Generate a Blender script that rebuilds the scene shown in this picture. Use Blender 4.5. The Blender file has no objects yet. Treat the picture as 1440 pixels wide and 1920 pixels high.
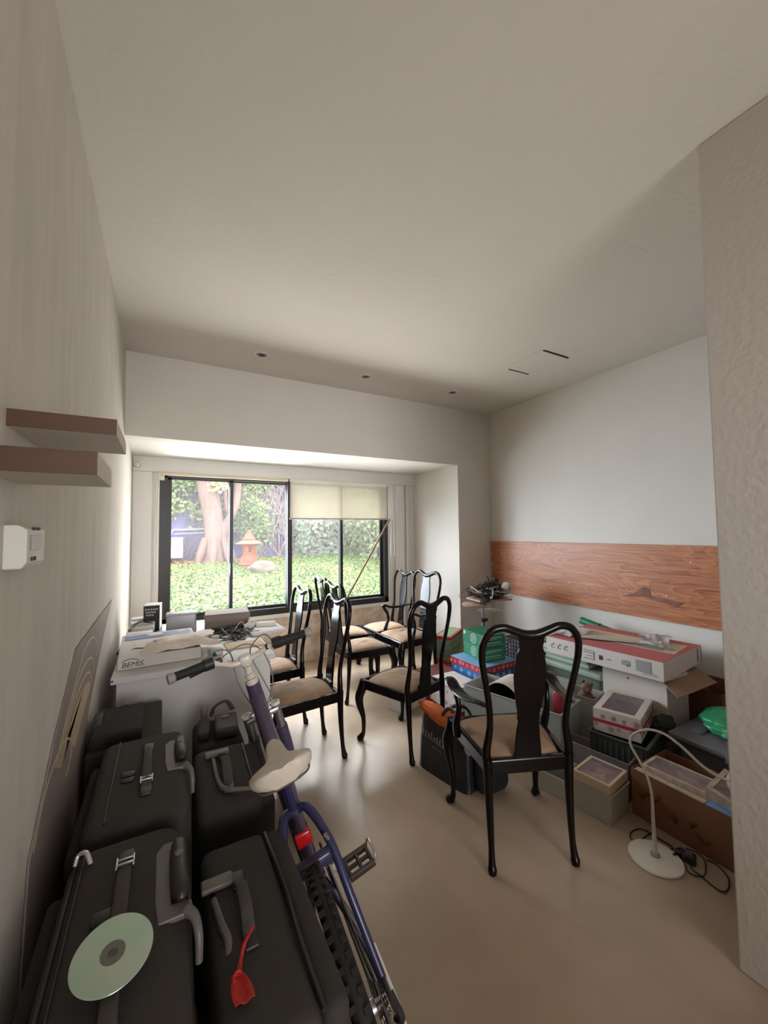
import bpy, bmesh, math, random
from mathutils import Vector, Matrix, noise
random.seed(7)
SC = bpy.context.scene
COL = SC.collection
PI = math.pi

# ---------------------------------------------------------------- camera
F_PX, YAW, PITCH, ROLL, EYE = 743.06, 0.507369, 0.0484139, -0.0111634, Vector((0.0, 0.0, 1.45))
FW = Vector((math.sin(YAW)*math.cos(PITCH), math.cos(YAW)*math.cos(PITCH), math.sin(PITCH)))
R0 = Vector((math.cos(YAW), -math.sin(YAW), 0.0)); U0 = R0.cross(FW)
RT = R0*math.cos(ROLL) + U0*math.sin(ROLL)
UP = U0*math.cos(ROLL) - R0*math.sin(ROLL)
cam_d = bpy.data.cameras.new('camera'); cam = bpy.data.objects.new('camera', cam_d); COL.objects.link(cam)
cam_d.sensor_fit = 'VERTICAL'; cam_d.sensor_height = 24.0; cam_d.lens = 24.0*F_PX/1920.0
cam_d.clip_start = 0.02; cam_d.clip_end = 200
M = Matrix((RT, UP, -FW)).transposed().to_4x4(); M.translation = EYE
cam.matrix_world = M
SC.camera = cam

def at(px, py, ax, val):
    "world point on the plane ax=val seen at a pixel of the 1440x1920 photograph"
    d = RT*((px-720)/F_PX) + UP*((960-py)/F_PX) + FW
    i = 'xyz'.index(ax); t = (val-EYE[i])/d[i]
    return EYE + d*t

# ---------------------------------------------------------------- light and exposure
W = bpy.data.worlds.new('world'); SC.world = W; W.use_nodes = True
nt = W.node_tree; bg = nt.nodes['Background']
bg.inputs[0].default_value = (1.0, 0.985, 0.975, 1); bg.inputs[1].default_value = 2.8
SC.view_settings.view_transform = 'Standard'; SC.view_settings.look = 'None'
SC.view_settings.gamma = 1.0; SC.view_settings.use_curve_mapping = False
SC.view_settings.exposure = 0.55
SC.cycles.use_denoising = True
SC.cycles.max_bounces = 10; SC.cycles.diffuse_bounces = 6; SC.cycles.glossy_bounces = 4
SC.cycles.transparent_max_bounces = 24; SC.cycles.sample_clamp_indirect = 8.0
SC.cycles.caustics_reflective = False; SC.cycles.caustics_refractive = False

def lamp(name, kind, loc, rot, energy, color=(1, 1, 1), **kw):
    d = bpy.data.lights.new(name, kind); d.energy = energy; d.color = color
    for k, v in kw.items():
        if k != 'portal': setattr(d, k, v)
    if kw.get('portal'): d.cycles.is_portal = True
    o = bpy.data.objects.new(name, d); COL.objects.link(o); o.location = loc; o.rotation_euler = rot
    return o
# afternoon sun over the garden (high, from the window side's right, stays out of the room)
lamp('sun', 'SUN', (4, 8, 8), (math.radians(28), math.radians(14), 0), 0.9, (1.0, 0.95, 0.84), angle=0.02)
# added area fills imitating lawn bounce (upwards) and sky over the garden wall (downwards)
lamp('lawn_bounce_fill', 'AREA', (1.23, 5.0, 0.98), (math.radians(-90-44), 0, 0), 23, (1.0, 0.96, 0.95), shape='RECTANGLE', size=2.4, size_y=0.8, spread=math.radians(76))
lamp('high_sky_fill', 'AREA', (1.6, 8.6, 6.0), (math.radians(-90+48), 0, 0), 560, (0.92, 0.97, 1.0), shape='RECTANGLE', size=7.0, size_y=3.2, spread=math.radians(80))
lamp('fill_from_left', 'AREA', (0.7, 4.74, 1.3), (math.radians(-80), 0, math.radians(41)), 31, (0.80, 0.90, 1.0), shape='RECTANGLE', size=1.4, size_y=1.3, spread=math.radians(78))  # added sideways fill outside the window, brightens the right wall
lamp('fill_from_right', 'AREA', (0.75, 4.76, 1.3), (math.radians(-92), 0, math.radians(-56)), 11, (1.0, 0.97, 0.95), shape='RECTANGLE', size=1.2, size_y=1.3, spread=math.radians(74))  # added sideways fill outside the window, brightens the left wall
lamp('rear_fill', 'AREA', (0.75, -2.56, 1.5), (math.radians(90), 0, math.radians(-6)), 6, (1.0, 0.98, 0.97), shape='RECTANGLE', size=1.4, size_y=1.2, spread=math.radians(50))  # added fill at the rear opening, brightens the back wall
# sky portals in the two openings of the room
lamp('window_portal', 'AREA', (1.23, 4.66, 1.3), (math.radians(-90), 0, 0), 1, shape='RECTANGLE', size=2.6, size_y=1.6, portal=True)
lamp('rear_opening_portal', 'AREA', (0.75, -2.62, 1.15), (math.radians(90), 0, 0), 1, shape='RECTANGLE', size=1.6, size_y=2.3, portal=True)

# ---------------------------------------------------------------- materials
MATS = {}
def lin(c):
    return tuple(((v/255)/12.92 if v/255 <= 0.04045 else ((v/255+0.055)/1.055)**2.4) for v in c)
def mat(name, col, rough=0.6, metal=0.0, bump=0.0, bscale=60.0, var=0.0, vscale=4.0, vcol=None, stretch=(1, 1, 1),
        alpha=1.0, coat=0.0, spec=0.5, trans=0.0, emis=None, detail=4.0, bstretch=None, backing=False):
    if name in MATS: return MATS[name]
    m = bpy.data.materials.new(name); m.use_nodes = True
    n = m.node_tree.nodes; l = m.node_tree.links; p = n['Principled BSDF']
    p.inputs['Base Color'].default_value = (*col, 1); p.inputs['Roughness'].default_value = rough
    p.inputs['Metallic'].default_value = metal; p.inputs['Alpha'].default_value = alpha
    p.inputs['Specular IOR Level'].default_value = spec
    if coat: p.inputs['Coat Weight'].default_value = coat; p.inputs['Coat Roughness'].default_value = 0.1
    if trans: p.inputs['Transmission Weight'].default_value = trans
    tc = n.new('ShaderNodeTexCoord')
    def mapped(st):
        mp = n.new('ShaderNodeMapping'); mp.inputs['Scale'].default_value = st; l.new(tc.outputs['Object'], mp.inputs[0]); return mp.outputs[0]
    v = mapped(stretch)
    if var:
        t = n.new('ShaderNodeTexNoise'); t.inputs['Scale'].default_value = vscale; t.inputs['Detail'].default_value = detail
        l.new(v, t.inputs['Vector'])
        r = n.new('ShaderNodeValToRGB'); r.color_ramp.elements[0].position = 0.35; r.color_ramp.elements[1].position = 0.65
        c2 = vcol or tuple(max(0, x*(1-var)) for x in col)
        r.color_ramp.elements[0].color = (*c2, 1); r.color_ramp.elements[1].color = (*col, 1)
        l.new(t.outputs['Fac'], r.inputs[0]); l.new(r.outputs[0], p.inputs['Base Color'])
    if bump:
        vb = mapped(bstretch) if bstretch else v
        t = n.new('ShaderNodeTexNoise'); t.inputs['Scale'].default_value = bscale; t.inputs['Detail'].default_value = 5
        l.new(vb, t.inputs['Vector'])
        b = n.new('ShaderNodeBump'); b.inputs['Strength'].default_value = bump; b.inputs['Distance'].default_value = 0.01
        l.new(t.outputs['Fac'], b.inputs['Height']); l.new(b.outputs[0], p.inputs['Normal'])
    MATS[name] = m
    return m
def patterned(name, col, dot, scale=18, thr=0.28, star=True, rough=0.55):
    if name in MATS: return MATS[name]
    m = mat(name, col, rough); n = m.node_tree.nodes; l = m.node_tree.links; p = n['Principled BSDF']
    tc = [x for x in n if x.type == 'TEX_COORD'][0]
    vo = n.new('ShaderNodeTexVoronoi'); vo.inputs['Scale'].default_value = scale
    vo.inputs['Randomness'].default_value = 0.55
    if star:
        vo.distance = 'MINKOWSKI'; vo.inputs['Exponent'].default_value = 0.55
    l.new(tc.outputs['Object'], vo.inputs['Vector'])
    mt = n.new('ShaderNodeMath'); mt.operation = 'LESS_THAN'; mt.inputs[1].default_value = thr
    l.new(vo.outputs['Distance'], mt.inputs[0])
    mx = n.new('ShaderNodeMix'); mx.data_type = 'RGBA'
    mx.inputs[6].default_value = (*col, 1); mx.inputs[7].default_value = (*dot, 1)
    l.new(mt.outputs[0], mx.inputs[0]); l.new(mx.outputs[2], p.inputs['Base Color'])
    return m

# ---------------------------------------------------------------- mesh helpers
def box(bm, c, s, rz=0.0, rot=None, taper=1.0):
    "axis box, centre c, full size s; taper scales the top"
    m = rot.to_4x4() if rot is not None else Matrix.Rotation(rz, 4, 'Z')
    vs = []
    for z in (-.5, .5):
        k = taper if z > 0 else 1.0
        for x, y in ((-.5, -.5), (.5, -.5), (.5, .5), (-.5, .5)):
            vs.append(bm.verts.new(Vector(c) + (m @ Vector((x*s[0]*k, y*s[1]*k, z*s[2])))))
    for f in ((3, 2, 1, 0), (4, 5, 6, 7), (0, 1, 5, 4), (1, 2, 6, 5), (2, 3, 7, 6), (3, 0, 4, 7)):
        bm.faces.new([vs[i] for i in f])
    return vs
def rbox(bm, c, s, r=0.01, seg=3, rz=0.0, rot=None):
    t = bmesh.new(); box(t, (0, 0, 0), s)
    bmesh.ops.bevel(t, geom=list(t.edges), offset=min(r, min(s)*0.49), segments=seg, profile=0.5, affect='EDGES')
    m = Matrix.Translation(Vector(c)) @ (rot.to_4x4() if rot is not None else Matrix.Rotation(rz, 4, 'Z'))
    merge(bm, t, m)
def merge(bm, t, m=None):
    if m is not None: bmesh.ops.transform(t, matrix=m, verts=t.verts)
    mp = {v: bm.verts.new(v.co) for v in t.verts}
    for f in t.faces:
        try: bm.faces.new([mp[v] for v in f.verts])
        except ValueError: pass
    t.free()
def cat(pts, n=6, closed=False):
    P = [Vector(p) for p in pts]; out = []; N = len(P)
    rng = range(N) if closed else range(N-1)
    for i in rng:
        p0 = P[(i-1) % N] if closed or i > 0 else P[0]*2-P[1]
        p1, p2 = P[i], P[(i+1) % N]
        p3 = P[(i+2) % N] if closed or i+2 < N else P[-1]*2-P[-2]
        for k in range(n):
            t = k/n
            out.append(0.5*((2*p1)+(-p0+p2)*t+(2*p0-5*p1+4*p2-p3)*t*t+(-p0+3*p1-3*p2+p3)*t**3))
    if not closed: out.append(P[-1])
    return out
def tube(bm, pts, r, seg=8, closed=False, ref=None, flat=1.0, cap=True):
    "sweep; r may be a list along pts; flat squashes the section across the ref direction"
    P = [Vector(p) for p in pts]; N = len(P)
    R = r if isinstance(r, (list, tuple)) else [r]*N
    if len(R) != N:
        R = [R[min(len(R)-2, int(i/(N-1)*(len(R)-1)))]*(1-((i/(N-1)*(len(R)-1)) - min(len(R)-2, int(i/(N-1)*(len(R)-1)))))
             + R[min(len(R)-2, int(i/(N-1)*(len(R)-1)))+1]*((i/(N-1)*(len(R)-1)) - min(len(R)-2, int(i/(N-1)*(len(R)-1)))) for i in range(N)]
    rings = []; up = Vector(ref) if ref else None
    for i in range(N):
        a = P[(i-1) % N] if (closed or i > 0) else P[i]; b = P[(i+1) % N] if (closed or i < N-1) else P[i]
        t = (b-a)
        if t.length < 1e-9: t = Vector((0, 0, 1))
        t.normalize()
        if up is None: up = Vector((0, 0, 1)) if abs(t.z) < 0.9 else Vector((1, 0, 0))
        base = Vector(ref) if ref else up
        s = t.cross(base)
        if s.length < 1e-6: s = t.cross(Vector((1, 0, 0.01)))
        s.normalize(); u = s.cross(t).normalized(); up = u
        rings.append([bm.verts.new(P[i] + (s*math.cos(2*PI*k/seg)*R[i] + u*math.sin(2*PI*k/seg)*R[i]*flat)) for k in range(seg)])
    for i in range(N if closed else N-1):
        A, B = rings[i], rings[(i+1) % N]
        for k in range(seg):
            bm.faces.new((A[k], A[(k+1) % seg], B[(k+1) % seg], B[k]))
    if cap and not closed:
        bm.faces.new(rings[0][::-1]); bm.faces.new(rings[-1])
def stube(bm, pts, r, n=6, seg=8, **k):
    P = cat(pts, n, k.get('closed', False))
    if isinstance(r, (list, tuple)):
        m = len(r)-1; R = []
        for i in range(len(P)):
            x = i/(len(P)-1)*m; j = min(m-1, int(x)); R.append(r[j]*(1-(x-j))+r[j+1]*(x-j))
        r = R
    tube(bm, P, r, seg, **k)
def cyl(bm, a, b, r, seg=16, r2=None):
    tube(bm, [a, b], [r, r if r2 is None else r2], seg)
def lathe(bm, prof, seg=24, c=(0, 0, 0), m=None, wob=None):
    c = Vector(c); rings = []
    for r, z in prof:
        ring = []
        for k in range(seg):
            a = 2*PI*k/seg; rr = r*(wob(a, z) if wob else 1)
            v = Vector((rr*math.cos(a), rr*math.sin(a), z))
            ring.append(bm.verts.new((m @ v if m else v) + c))
        rings.append(ring)
    for A, B in zip(rings, rings[1:]):
        for k in range(seg): bm.faces.new((A[k], A[(k+1) % seg], B[(k+1) % seg], B[k]))
    if prof[0][0] > 1e-5: bm.faces.new(rings[0][::-1])
    if prof[-1][0] > 1e-5: bm.faces.new(rings[-1])
def prism(bm, poly, d0, d1, m=None):
    "polygon (x,y) extruded from z=d0 to d1, then transformed by m"
    A = [Vector((x, y, d0)) for x, y in poly]; B = [Vector((x, y, d1)) for x, y in poly]
    if m is not None: A = [m @ v for v in A]; B = [m @ v for v in B]
    A = [bm.verts.new(v) for v in A]; B = [bm.verts.new(v) for v in B]; n = len(poly)
    bm.faces.new(A[::-1]); bm.faces.new(B)
    for i in range(n): bm.faces.new((A[i], A[(i+1) % n], B[(i+1) % n], B[i]))
def sheet(bm, f, nu, nv, th=0.0):
    "grid surface f(u,v) with u,v in 0..1; th gives it thickness downwards along z"
    def lay(dz, flip):
        g = [[bm.verts.new(Vector(f(i/nu, j/nv)) - Vector((0, 0, dz))) for j in range(nv+1)] for i in range(nu+1)]
        for i in range(nu):
            for j in range(nv):
                q = (g[i][j], g[i+1][j], g[i+1][j+1], g[i][j+1]); bm.faces.new(q[::-1] if flip else q)
        return g
    a = lay(0, False)
    if th:
        b = lay(th, True)
        def edge(A, B):
            for k in range(len(A)-1): bm.faces.new((A[k], B[k], B[k+1], A[k+1]))
        edge([a[i][0] for i in range(nu+1)], [b[i][0] for i in range(nu+1)])
        edge([a[i][nv] for i in range(nu+1)][::-1], [b[i][nv] for i in range(nu+1)][::-1])
        edge(a[0][::-1], b[0][::-1]); edge(a[nu], b[nu])
def obj(name, bm, m, parent=None, smooth=True, bevel=0.0, angle=40, label=None, loc=None):
    bmesh.ops.recalc_face_normals(bm, faces=bm.faces)
    me = bpy.data.meshes.new(name)
    bm.to_mesh(me); bm.free()
    for mm in (m if isinstance(m, (list, tuple)) else [m]): me.materials.append(mm)
    if smooth:
        me.polygons.foreach_set('use_smooth', [True]*len(me.polygons))
        try: me.set_sharp_from_angle(angle=math.radians(angle))
        except Exception: pass
    o = bpy.data.objects.new(name, me); COL.objects.link(o)
    if parent is not None: o.parent = parent
    if loc is not None: o.location = loc
    if bevel:
        b = o.modifiers.new('bevel', 'BEVEL'); b.width = bevel; b.segments = 2; b.limit_method = 'ANGLE'
    if label: o['label'] = label
    return o
def thing(name, label, category, loc=(0, 0, 0), rz=0.0, group=None, rot=None):
    o = bpy.data.objects.new(name, None); COL.objects.link(o); o.empty_display_size = 0.05
    o.location = loc; o.rotation_euler = rot if rot is not None else (0, 0, rz)
    o['label'] = label; o['category'] = category
    if group: o['group'] = group
    return o
def tag(o, label, category, group=None, kind=None):
    o['label'] = label; o['category'] = category
    if group: o['group'] = group
    if kind: o['kind'] = kind
    return o
def struct(name, bm, m, parent=None, label=None, **k):
    o = obj(name, bm, m, parent, **k)
    if parent is None: o['kind'] = 'structure'
    if label: o['label'] = label
    return o
def NB(): return bmesh.new()
def bx(*boxes):
    bm = NB()
    for b in boxes: box(bm, *b)
    return bm
def lo_hi(x0, x1, y0, y1, z0, z1):
    return (((x0+x1)/2, (y0+y1)/2, (z0+z1)/2), (x1-x0, y1-y0, z1-z0))
def strokes(name, parent, m, lines, r=0.0012, mtx=None):
    "pen or print strokes lying on a surface: lines of 2-D points mapped by mtx to the surface"
    bm = NB()
    for L in lines:
        P = [Vector((p[0], p[1], 0)) for p in L]
        if len(P) > 2: P = cat(P, 4)
        if mtx is not None: P = [mtx @ p for p in P]
        nrm = (mtx.to_3x3() @ Vector((0, 0, 1))).normalized() if mtx is not None else Vector((0, 0, 1))
        tube(bm, P, r, 6, ref=tuple(nrm), flat=0.4)
    return obj(name, bm, m, parent)
def text(name, parent, body, size, m, mtx, italic=0.0, th=0.0006, align='LEFT', label=None, bold=0.0, sx=1.0):
    cu = bpy.data.curves.new(name, 'FONT'); cu.body = body; cu.size = size; cu.shear = italic
    cu.extrude = th; cu.align_x = align; cu.offset = bold
    o = bpy.data.objects.new(name, cu); COL.objects.link(o)
    bpy.context.view_layer.update()
    me = bpy.data.meshes.new_from_object(o.evaluated_get(bpy.context.evaluated_depsgraph_get()))
    bpy.data.objects.remove(o); bpy.data.curves.remove(cu)
    me.transform(mtx @ Matrix.Diagonal((sx, 1, 1, 1))); me.materials.append(m)
    t = bpy.data.objects.new(name, me); COL.objects.link(t); t.parent = parent
    if label: t['label'] = label
    return t
def face_mtx(origin, xdir, ydir):
    x = Vector(xdir).normalized(); y = Vector(ydir).normalized(); z = x.cross(y)
    m = Matrix((x, y, z)).transposed().to_4x4(); m.translation = Vector(origin); return m

# ---------------------------------------------------------------- shared colours
PLASTER = mat('wall_plaster', lin((212, 207, 200)), 0.85, bump=0.1, bscale=38, var=0.03, vscale=3)
PLASTER_L = mat('streaked_plaster', lin((206, 200, 192)), 0.85, bump=0.2, bscale=26, bstretch=(1, 1.6, 0.35), var=0.10, vscale=9, stretch=(1, 1.5, 0.25), detail=6)
CEIL = mat('ceiling_plaster', lin((206, 201, 193)), 0.9, bump=0.3, bscale=30, bstretch=(0.8, 1.3, 1), var=0.03, vscale=2)
WHITE = mat('white_paint', lin((214, 212, 208)), 0.6)
FLOOR = mat('polished_cement', lin((178, 158, 138)), 0.30, var=0.5, vscale=1.3, vcol=lin((150, 130, 110)), bump=0.05, bscale=6, detail=7, spec=0.5)
STONE = mat('rough_stone_plaster', lin((232, 214, 194)), 0.9, bump=0.8, bscale=22, var=0.35, vscale=9, detail=8)
BLACKM = mat('black_metal', (0.012, 0.012, 0.012), 0.4)
BLACKW = mat('black_lacquered_wood', (0.004, 0.0032, 0.003), 0.17, spec=0.22, var=0.5, vscale=12, vcol=(0.006, 0.0035, 0.003), stretch=(4, 4, 1))
TAN = mat('tan_velvet', lin((150, 122, 98)), 0.85, var=0.18, vscale=14, bump=0.5, bscale=16, detail=6)

# ================================================================ the room
XL, XR, YB, ZC = -0.265, 3.38, 3.485, 2.83
BAYX, BAYZ, YW = 2.895, 2.187, 4.40
struct('floor', bx(lo_hi(XL-.1, XR+.1, -2.7, 4.64, -0.12, 0.0)), FLOOR, smooth=False)
struct('ceiling', bx(lo_hi(XL-.1, XR+.1, -2.7, YB+.1, ZC, ZC+.12)), CEIL, smooth=False)
struct('wall_left', bx(lo_hi(XL-.12, XL, -2.7, 4.6, 0, ZC)), PLASTER_L, smooth=False)
struct('wall_right', bx(lo_hi(XR, XR+.12, 0.4, 4.6, 0, ZC)), PLASTER, smooth=False)
b = bx(lo_hi(XL, XR, YB, YB+.12, BAYZ, ZC), lo_hi(BAYX, XR, YB, 4.62, 0, BAYZ))
struct('wall_back', b, PLASTER, smooth=False)
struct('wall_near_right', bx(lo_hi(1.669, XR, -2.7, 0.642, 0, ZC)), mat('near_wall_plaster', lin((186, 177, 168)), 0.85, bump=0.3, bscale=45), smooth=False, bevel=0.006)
struct('wall_rear', bx(lo_hi(XL, -.05, -2.7, -2.6, 0, ZC), lo_hi(1.55, 1.669, -2.7, -2.6, 0, ZC), lo_hi(-.05, 1.55, -2.7, -2.6, 2.3, ZC)), PLASTER, smooth=False)
struct('ceiling_bay', bx(lo_hi(XL, BAYX, YB+.12, 4.62, BAYZ, BAYZ+.1)), WHITE, smooth=False)
# window wall round the opening
WX0, WX1, WZ0, WZ1 = -0.04, 2.50, 0.56, 2.06
struct('wall_window', bx(lo_hi(XL, WX0, YW, 4.62, 0.52, BAYZ), lo_hi(WX1, BAYX, YW, 4.62, 0.0, BAYZ), lo_hi(WX0, WX1, YW, 4.62, WZ1, BAYZ)), WHITE, smooth=False)
struct('wall_below_window', bx(lo_hi(XL, WX1, YW+.01, 4.62, 0.0, 0.52)), STONE, smooth=False)
struct('trim_sill', bx(lo_hi(WX0, WX1+.02, YW-.02, 4.64, 0.52, WZ0)), mat('sill_white', lin((222, 220, 216)), 0.5), smooth=False, bevel=.004)
struct('trim_jamb_pier', bx(lo_hi(2.60, 2.72, YW-.045, YW, 0, 2.045), lo_hi(2.76, 2.80, YW-.03, YW, 0, 2.045)), WHITE, smooth=False, bevel=.012)
struct('trim_left_pier', bx(lo_hi(XL, -0.10, YW-.04, YW, 0.52, 2.045)), WHITE, smooth=False, bevel=.01)
# sliding window
w = thing('window_1', 'black metal sliding window looking out on the garden', 'window'); del w['category']; w['kind'] = 'structure'
y = 4.44
b = NB()
for bxx in (lo_hi(WX0, 0.03, y-.04, y+.05, WZ0, WZ1), lo_hi(2.45, WX1, y-.04, y+.05, WZ0, WZ1), lo_hi(WX0, WX1, y-.04, y+.05, WZ0, 0.625), lo_hi(WX0, WX1, y-.04, y+.05, 2.0, WZ1)): box(b, *bxx)
obj('window_frame', b, BLACKM, w, smooth=False)
for (xa, xb, yy) in ((0.03, 0.64, y), (0.60, 1.245, y+.03), (1.20, 1.89, y), (1.85, 2.45, y+.03)):
    b = NB(); t = .034
    for bxx in (lo_hi(xa, xa+t, yy-.012, yy+.012, .60, 2.02), lo_hi(xb-t, xb, yy-.012, yy+.012, .60, 2.02), lo_hi(xa, xb, yy-.012, yy+.012, .60, .655), lo_hi(xa, xb, yy-.012, yy+.012, 1.985, 2.02)): box(b, *bxx)
    s = obj('sash', b, BLACKM, w, smooth=False)
    gl = obj('pane', bx(lo_hi(xa+t, xb-t, yy-.003, yy+.003, .655, 1.985)), mat('hazed_window_glass', (0.98, 0.98, 1.0), 0.03, alpha=0.11, spec=0.2), s, smooth=False)  # pale veil in the pane colour imitates haze over the garden
b = NB(); rbox(b, (0.622, y-.03, 1.07), (.03, .03, .13), .008)
obj('latch', b, mat('dark_plastic', (0.02, 0.02, 0.022), .4), w)
b = NB(); box(b, *lo_hi(1.205, 1.255, y-.06, y-.02, .60, 2.03))
obj('window_post', b, BLACKM, w, smooth=False)
# pelmet, blinds
t = thing('blind_pelmet', 'long white boxed pelmet fixed above the window', 'pelmet', (0, 0, 0))
obj('pelmet_board', bx(lo_hi(-0.262, 2.90, 4.36, 4.385, 2.045, 2.187)), WHITE, t, smooth=False, bevel=.002)
obj('pelmet_base', bx(lo_hi(-0.262, 2.90, 4.385, 4.41, 2.045, 2.055)), WHITE, t, smooth=False)
CLOTH = mat('blind_fabric', lin((226, 220, 204)), 0.8, alpha=0.5)
t = thing('roller_blind', 'half lowered beige roller blind over the right side of the window', 'blind', (0, 0, 0), group=None)
obj('blind_cloth', bx(lo_hi(1.225, 2.46, 4.345, 4.347, 1.61, 2.03)), CLOTH, t, smooth=False)
b = NB(); cyl(b, (1.22, 4.346, 1.60), (2.465, 4.346, 1.60), .009, 12); obj('bottom_bar', b, mat('bar_grey', lin((150, 148, 142)), .4), t)
b = NB(); cyl(b, (1.22, 4.35, 2.035), (2.465, 4.35, 2.035), .02, 16); obj('roller', b, WHITE, t)
b = NB(); stube(b, [(2.50, 4.34, 2.03), (2.515, 4.335, 1.6), (2.50, 4.33, 1.18), (2.53, 4.33, 1.14), (2.555, 4.33, 1.18), (2.545, 4.335, 1.6), (2.52, 4.34, 2.03)], .005, 8); obj('pull_chain', b, WHITE, t)
t = thing('roller_blind', 'rolled up roller blind with bracket above the left side of the window', 'blind', (0, 0, 0))
b = NB(); cyl(b, (-0.03, 4.35, 2.03), (1.20, 4.35, 2.03), .018, 16); obj('roller', b, mat('rolled_beige', lin((200, 190, 172)), .7), t)
obj('bracket', bx(lo_hi(-0.045, -0.0, 4.35, 4.39, 1.965, 2.04)), mat('bracket_cream', lin((205, 205, 180)), .5), t, smooth=False)
b = NB(); stube(b, [(-0.06, 4.34, 2.03), (-0.075, 4.34, 1.5), (-0.07, 4.34, 0.95), (-0.06, 4.34, 0.92), (-0.05, 4.34, 0.95), (-0.055, 4.34, 1.5), (-0.045, 4.34, 2.03)], .004, 8); obj('pull_chain', b, WHITE, t)
b = NB(); cyl(b, (2.50, 4.355, 1.60), (1.88, 4.40, 0.58), .011, 10)
tag(obj('wooden_rod', b, mat('rod_brown', lin((120, 96, 78)), .6)), 'thin brown wooden rod leaning diagonally across the window', 'rod')
b = NB(); lathe(b, [(0.0, -.012), (.026, -.012), (.03, 0), (.024, .02), (0.0, .03)], 20, (-0.225, 4.35, 2.10), Matrix.Rotation(PI/2, 3, 'X'))
tag(obj('motion_sensor', b, WHITE), 'small round white motion sensor at the left end of the pelmet', 'sensor')
# ceiling fittings
RING = mat('satin_ring', lin((150, 146, 140)), .35, metal=.6); DK = mat('dark_recess', (.02, .018, .016), .7)
for (x, yy, lb) in ((0.646, 3.085, 'recessed ceiling spotlight nearest the left wall'), (1.554, 3.10, 'middle one of three recessed ceiling spotlights'), (2.503, 3.065, 'recessed ceiling spotlight nearest the right wall')):
    t = thing('ceiling_spotlight', lb, 'spotlight', (x, yy, ZC), group='recessed spotlights in a row near the back wall')
    b = NB(); lathe(b, [(.055, 0), (.058, -.004), (.05, -.009), (.042, -.007), (.038, 0)], 28); obj('outer_ring', b, WHITE, t)
    b = NB(); lathe(b, [(.038, 0), (.036, -.008), (.026, -.009), (.022, -.001)], 28); obj('inner_ring', b, RING, t)
    b = NB(); lathe(b, [(.0, -.004), (.022, -.004), (.022, -.001), (0, -.001)], 24); obj('bulb', b, DK, t)
t = thing('ceiling_hatch', 'rectangular white access hatch with dark slots set in the ceiling', 'hatch', (2.68, 2.20, ZC))
obj('hatch_panel', bx(((0, 0, -.0015), (.30, .37, .003))), CEIL, t, smooth=False)
for yy, x0, x1 in ((.19, -.11, .13), (-.19, -.14, .15)):
    obj('slot', bx((((x0+x1)/2, yy, -.003), (x1-x0, .010, .006))), DK, t, smooth=False)
# wood plank on the right wall
def wood(name, c1, c2, c3, rings=True):
    m = bpy.data.materials.new(name); m.use_nodes = True; n = m.node_tree.nodes; l = m.node_tree.links; p = n['Principled BSDF']
    p.inputs['Roughness'].default_value = .45
    tc = n.new('ShaderNodeTexCoord'); mp = n.new('ShaderNodeMapping'); mp.inputs['Scale'].default_value = (1, .55, 4.2)
    l.new(tc.outputs['Object'], mp.inputs[0])
    nz = n.new('ShaderNodeTexNoise'); nz.inputs['Scale'].default_value = 1.1; nz.inputs['Detail'].default_value = 3; nz.inputs['Distortion'].default_value = 1.2
    l.new(mp.outputs[0], nz.inputs['Vector'])
    mu = n.new('ShaderNodeMath'); mu.operation = 'MULTIPLY'; mu.inputs[1].default_value = 15; l.new(nz.outputs['Fac'], mu.inputs[0])
    fr = n.new('ShaderNodeMath'); fr.operation = 'FRACT'; l.new(mu.outputs[0], fr.inputs[0])
    fine = n.new('ShaderNodeTexNoise'); fine.inputs['Scale'].default_value = 3; fine.inputs['Detail'].default_value = 8
    mp2 = n.new('ShaderNodeMapping'); mp2.inputs['Scale'].default_value = (1, .8, 26); l.new(tc.outputs['Object'], mp2.inputs[0]); l.new(mp2.outputs[0], fine.inputs['Vector'])
    ad = n.new('ShaderNodeMath'); ad.operation = 'MULTIPLY_ADD'; ad.inputs[1].default_value = .35; l.new(fr.outputs[0], ad.inputs[0]); l.new(fine.outputs['Fac'], ad.inputs[2])
    r = n.new('ShaderNodeValToRGB'); e = r.color_ramp.elements
    e[0].position = .32; e[0].color = (*c3, 1); e[1].position = .95; e[1].color = (*c1, 1); x = e.new(.62); x.color = (*c2, 1)
    l.new(ad.outputs[0], r.inputs[0]); l.new(r.outputs[0], p.inputs['Base Color'])
    return m
PLANK = wood('grained_plank', lin((188, 122, 78)), lin((162, 97, 58)), lin((112, 60, 33)))
t = thing('wall_plank', 'long grained brown wooden plank fixed to the right wall', 'plank', (XR, 0, 0))
b = NB(); z0, z1 = .74, 1.32
poly = [(.7, z0), (3.12, z0), (3.44, z0+.02), (3.455, 1.02), (3.438, 1.07), (3.46, 1.10), (3.46, 1.16), (3.445, 1.18), (3.462, 1.2), (3.462, 1.27), (3.45, 1.28), (3.467, 1.29), (3.467, z1), (.7, z1)]
prism(b, poly, 0, .028, Matrix(((0, 0, -1, 0), (1, 0, 0, 0), (0, 1, 0, 0), (0, 0, 0, 1))))
obj('board', b, PLANK, t, smooth=False, bevel=.002)
b = NB(); z = 1.075
prism(b, [(1.55, .86), (1.78, .905), (1.96, .885), (1.85, .93), (1.78, .985), (1.74, .97), (1.73, .92), (1.5, .90)], 0, .0305, Matrix(((0, 0, -1, 0), (1, 0, 0, 0), (0, 1, 0, 0), (0, 0, 0, 1))))
obj('knot', b, mat('dark_knot', lin((92, 48, 30)), .5, var=.5, vscale=12, vcol=lin((128, 74, 46))), t, smooth=False, label='dark knot in the plank')
b = NB()
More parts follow.
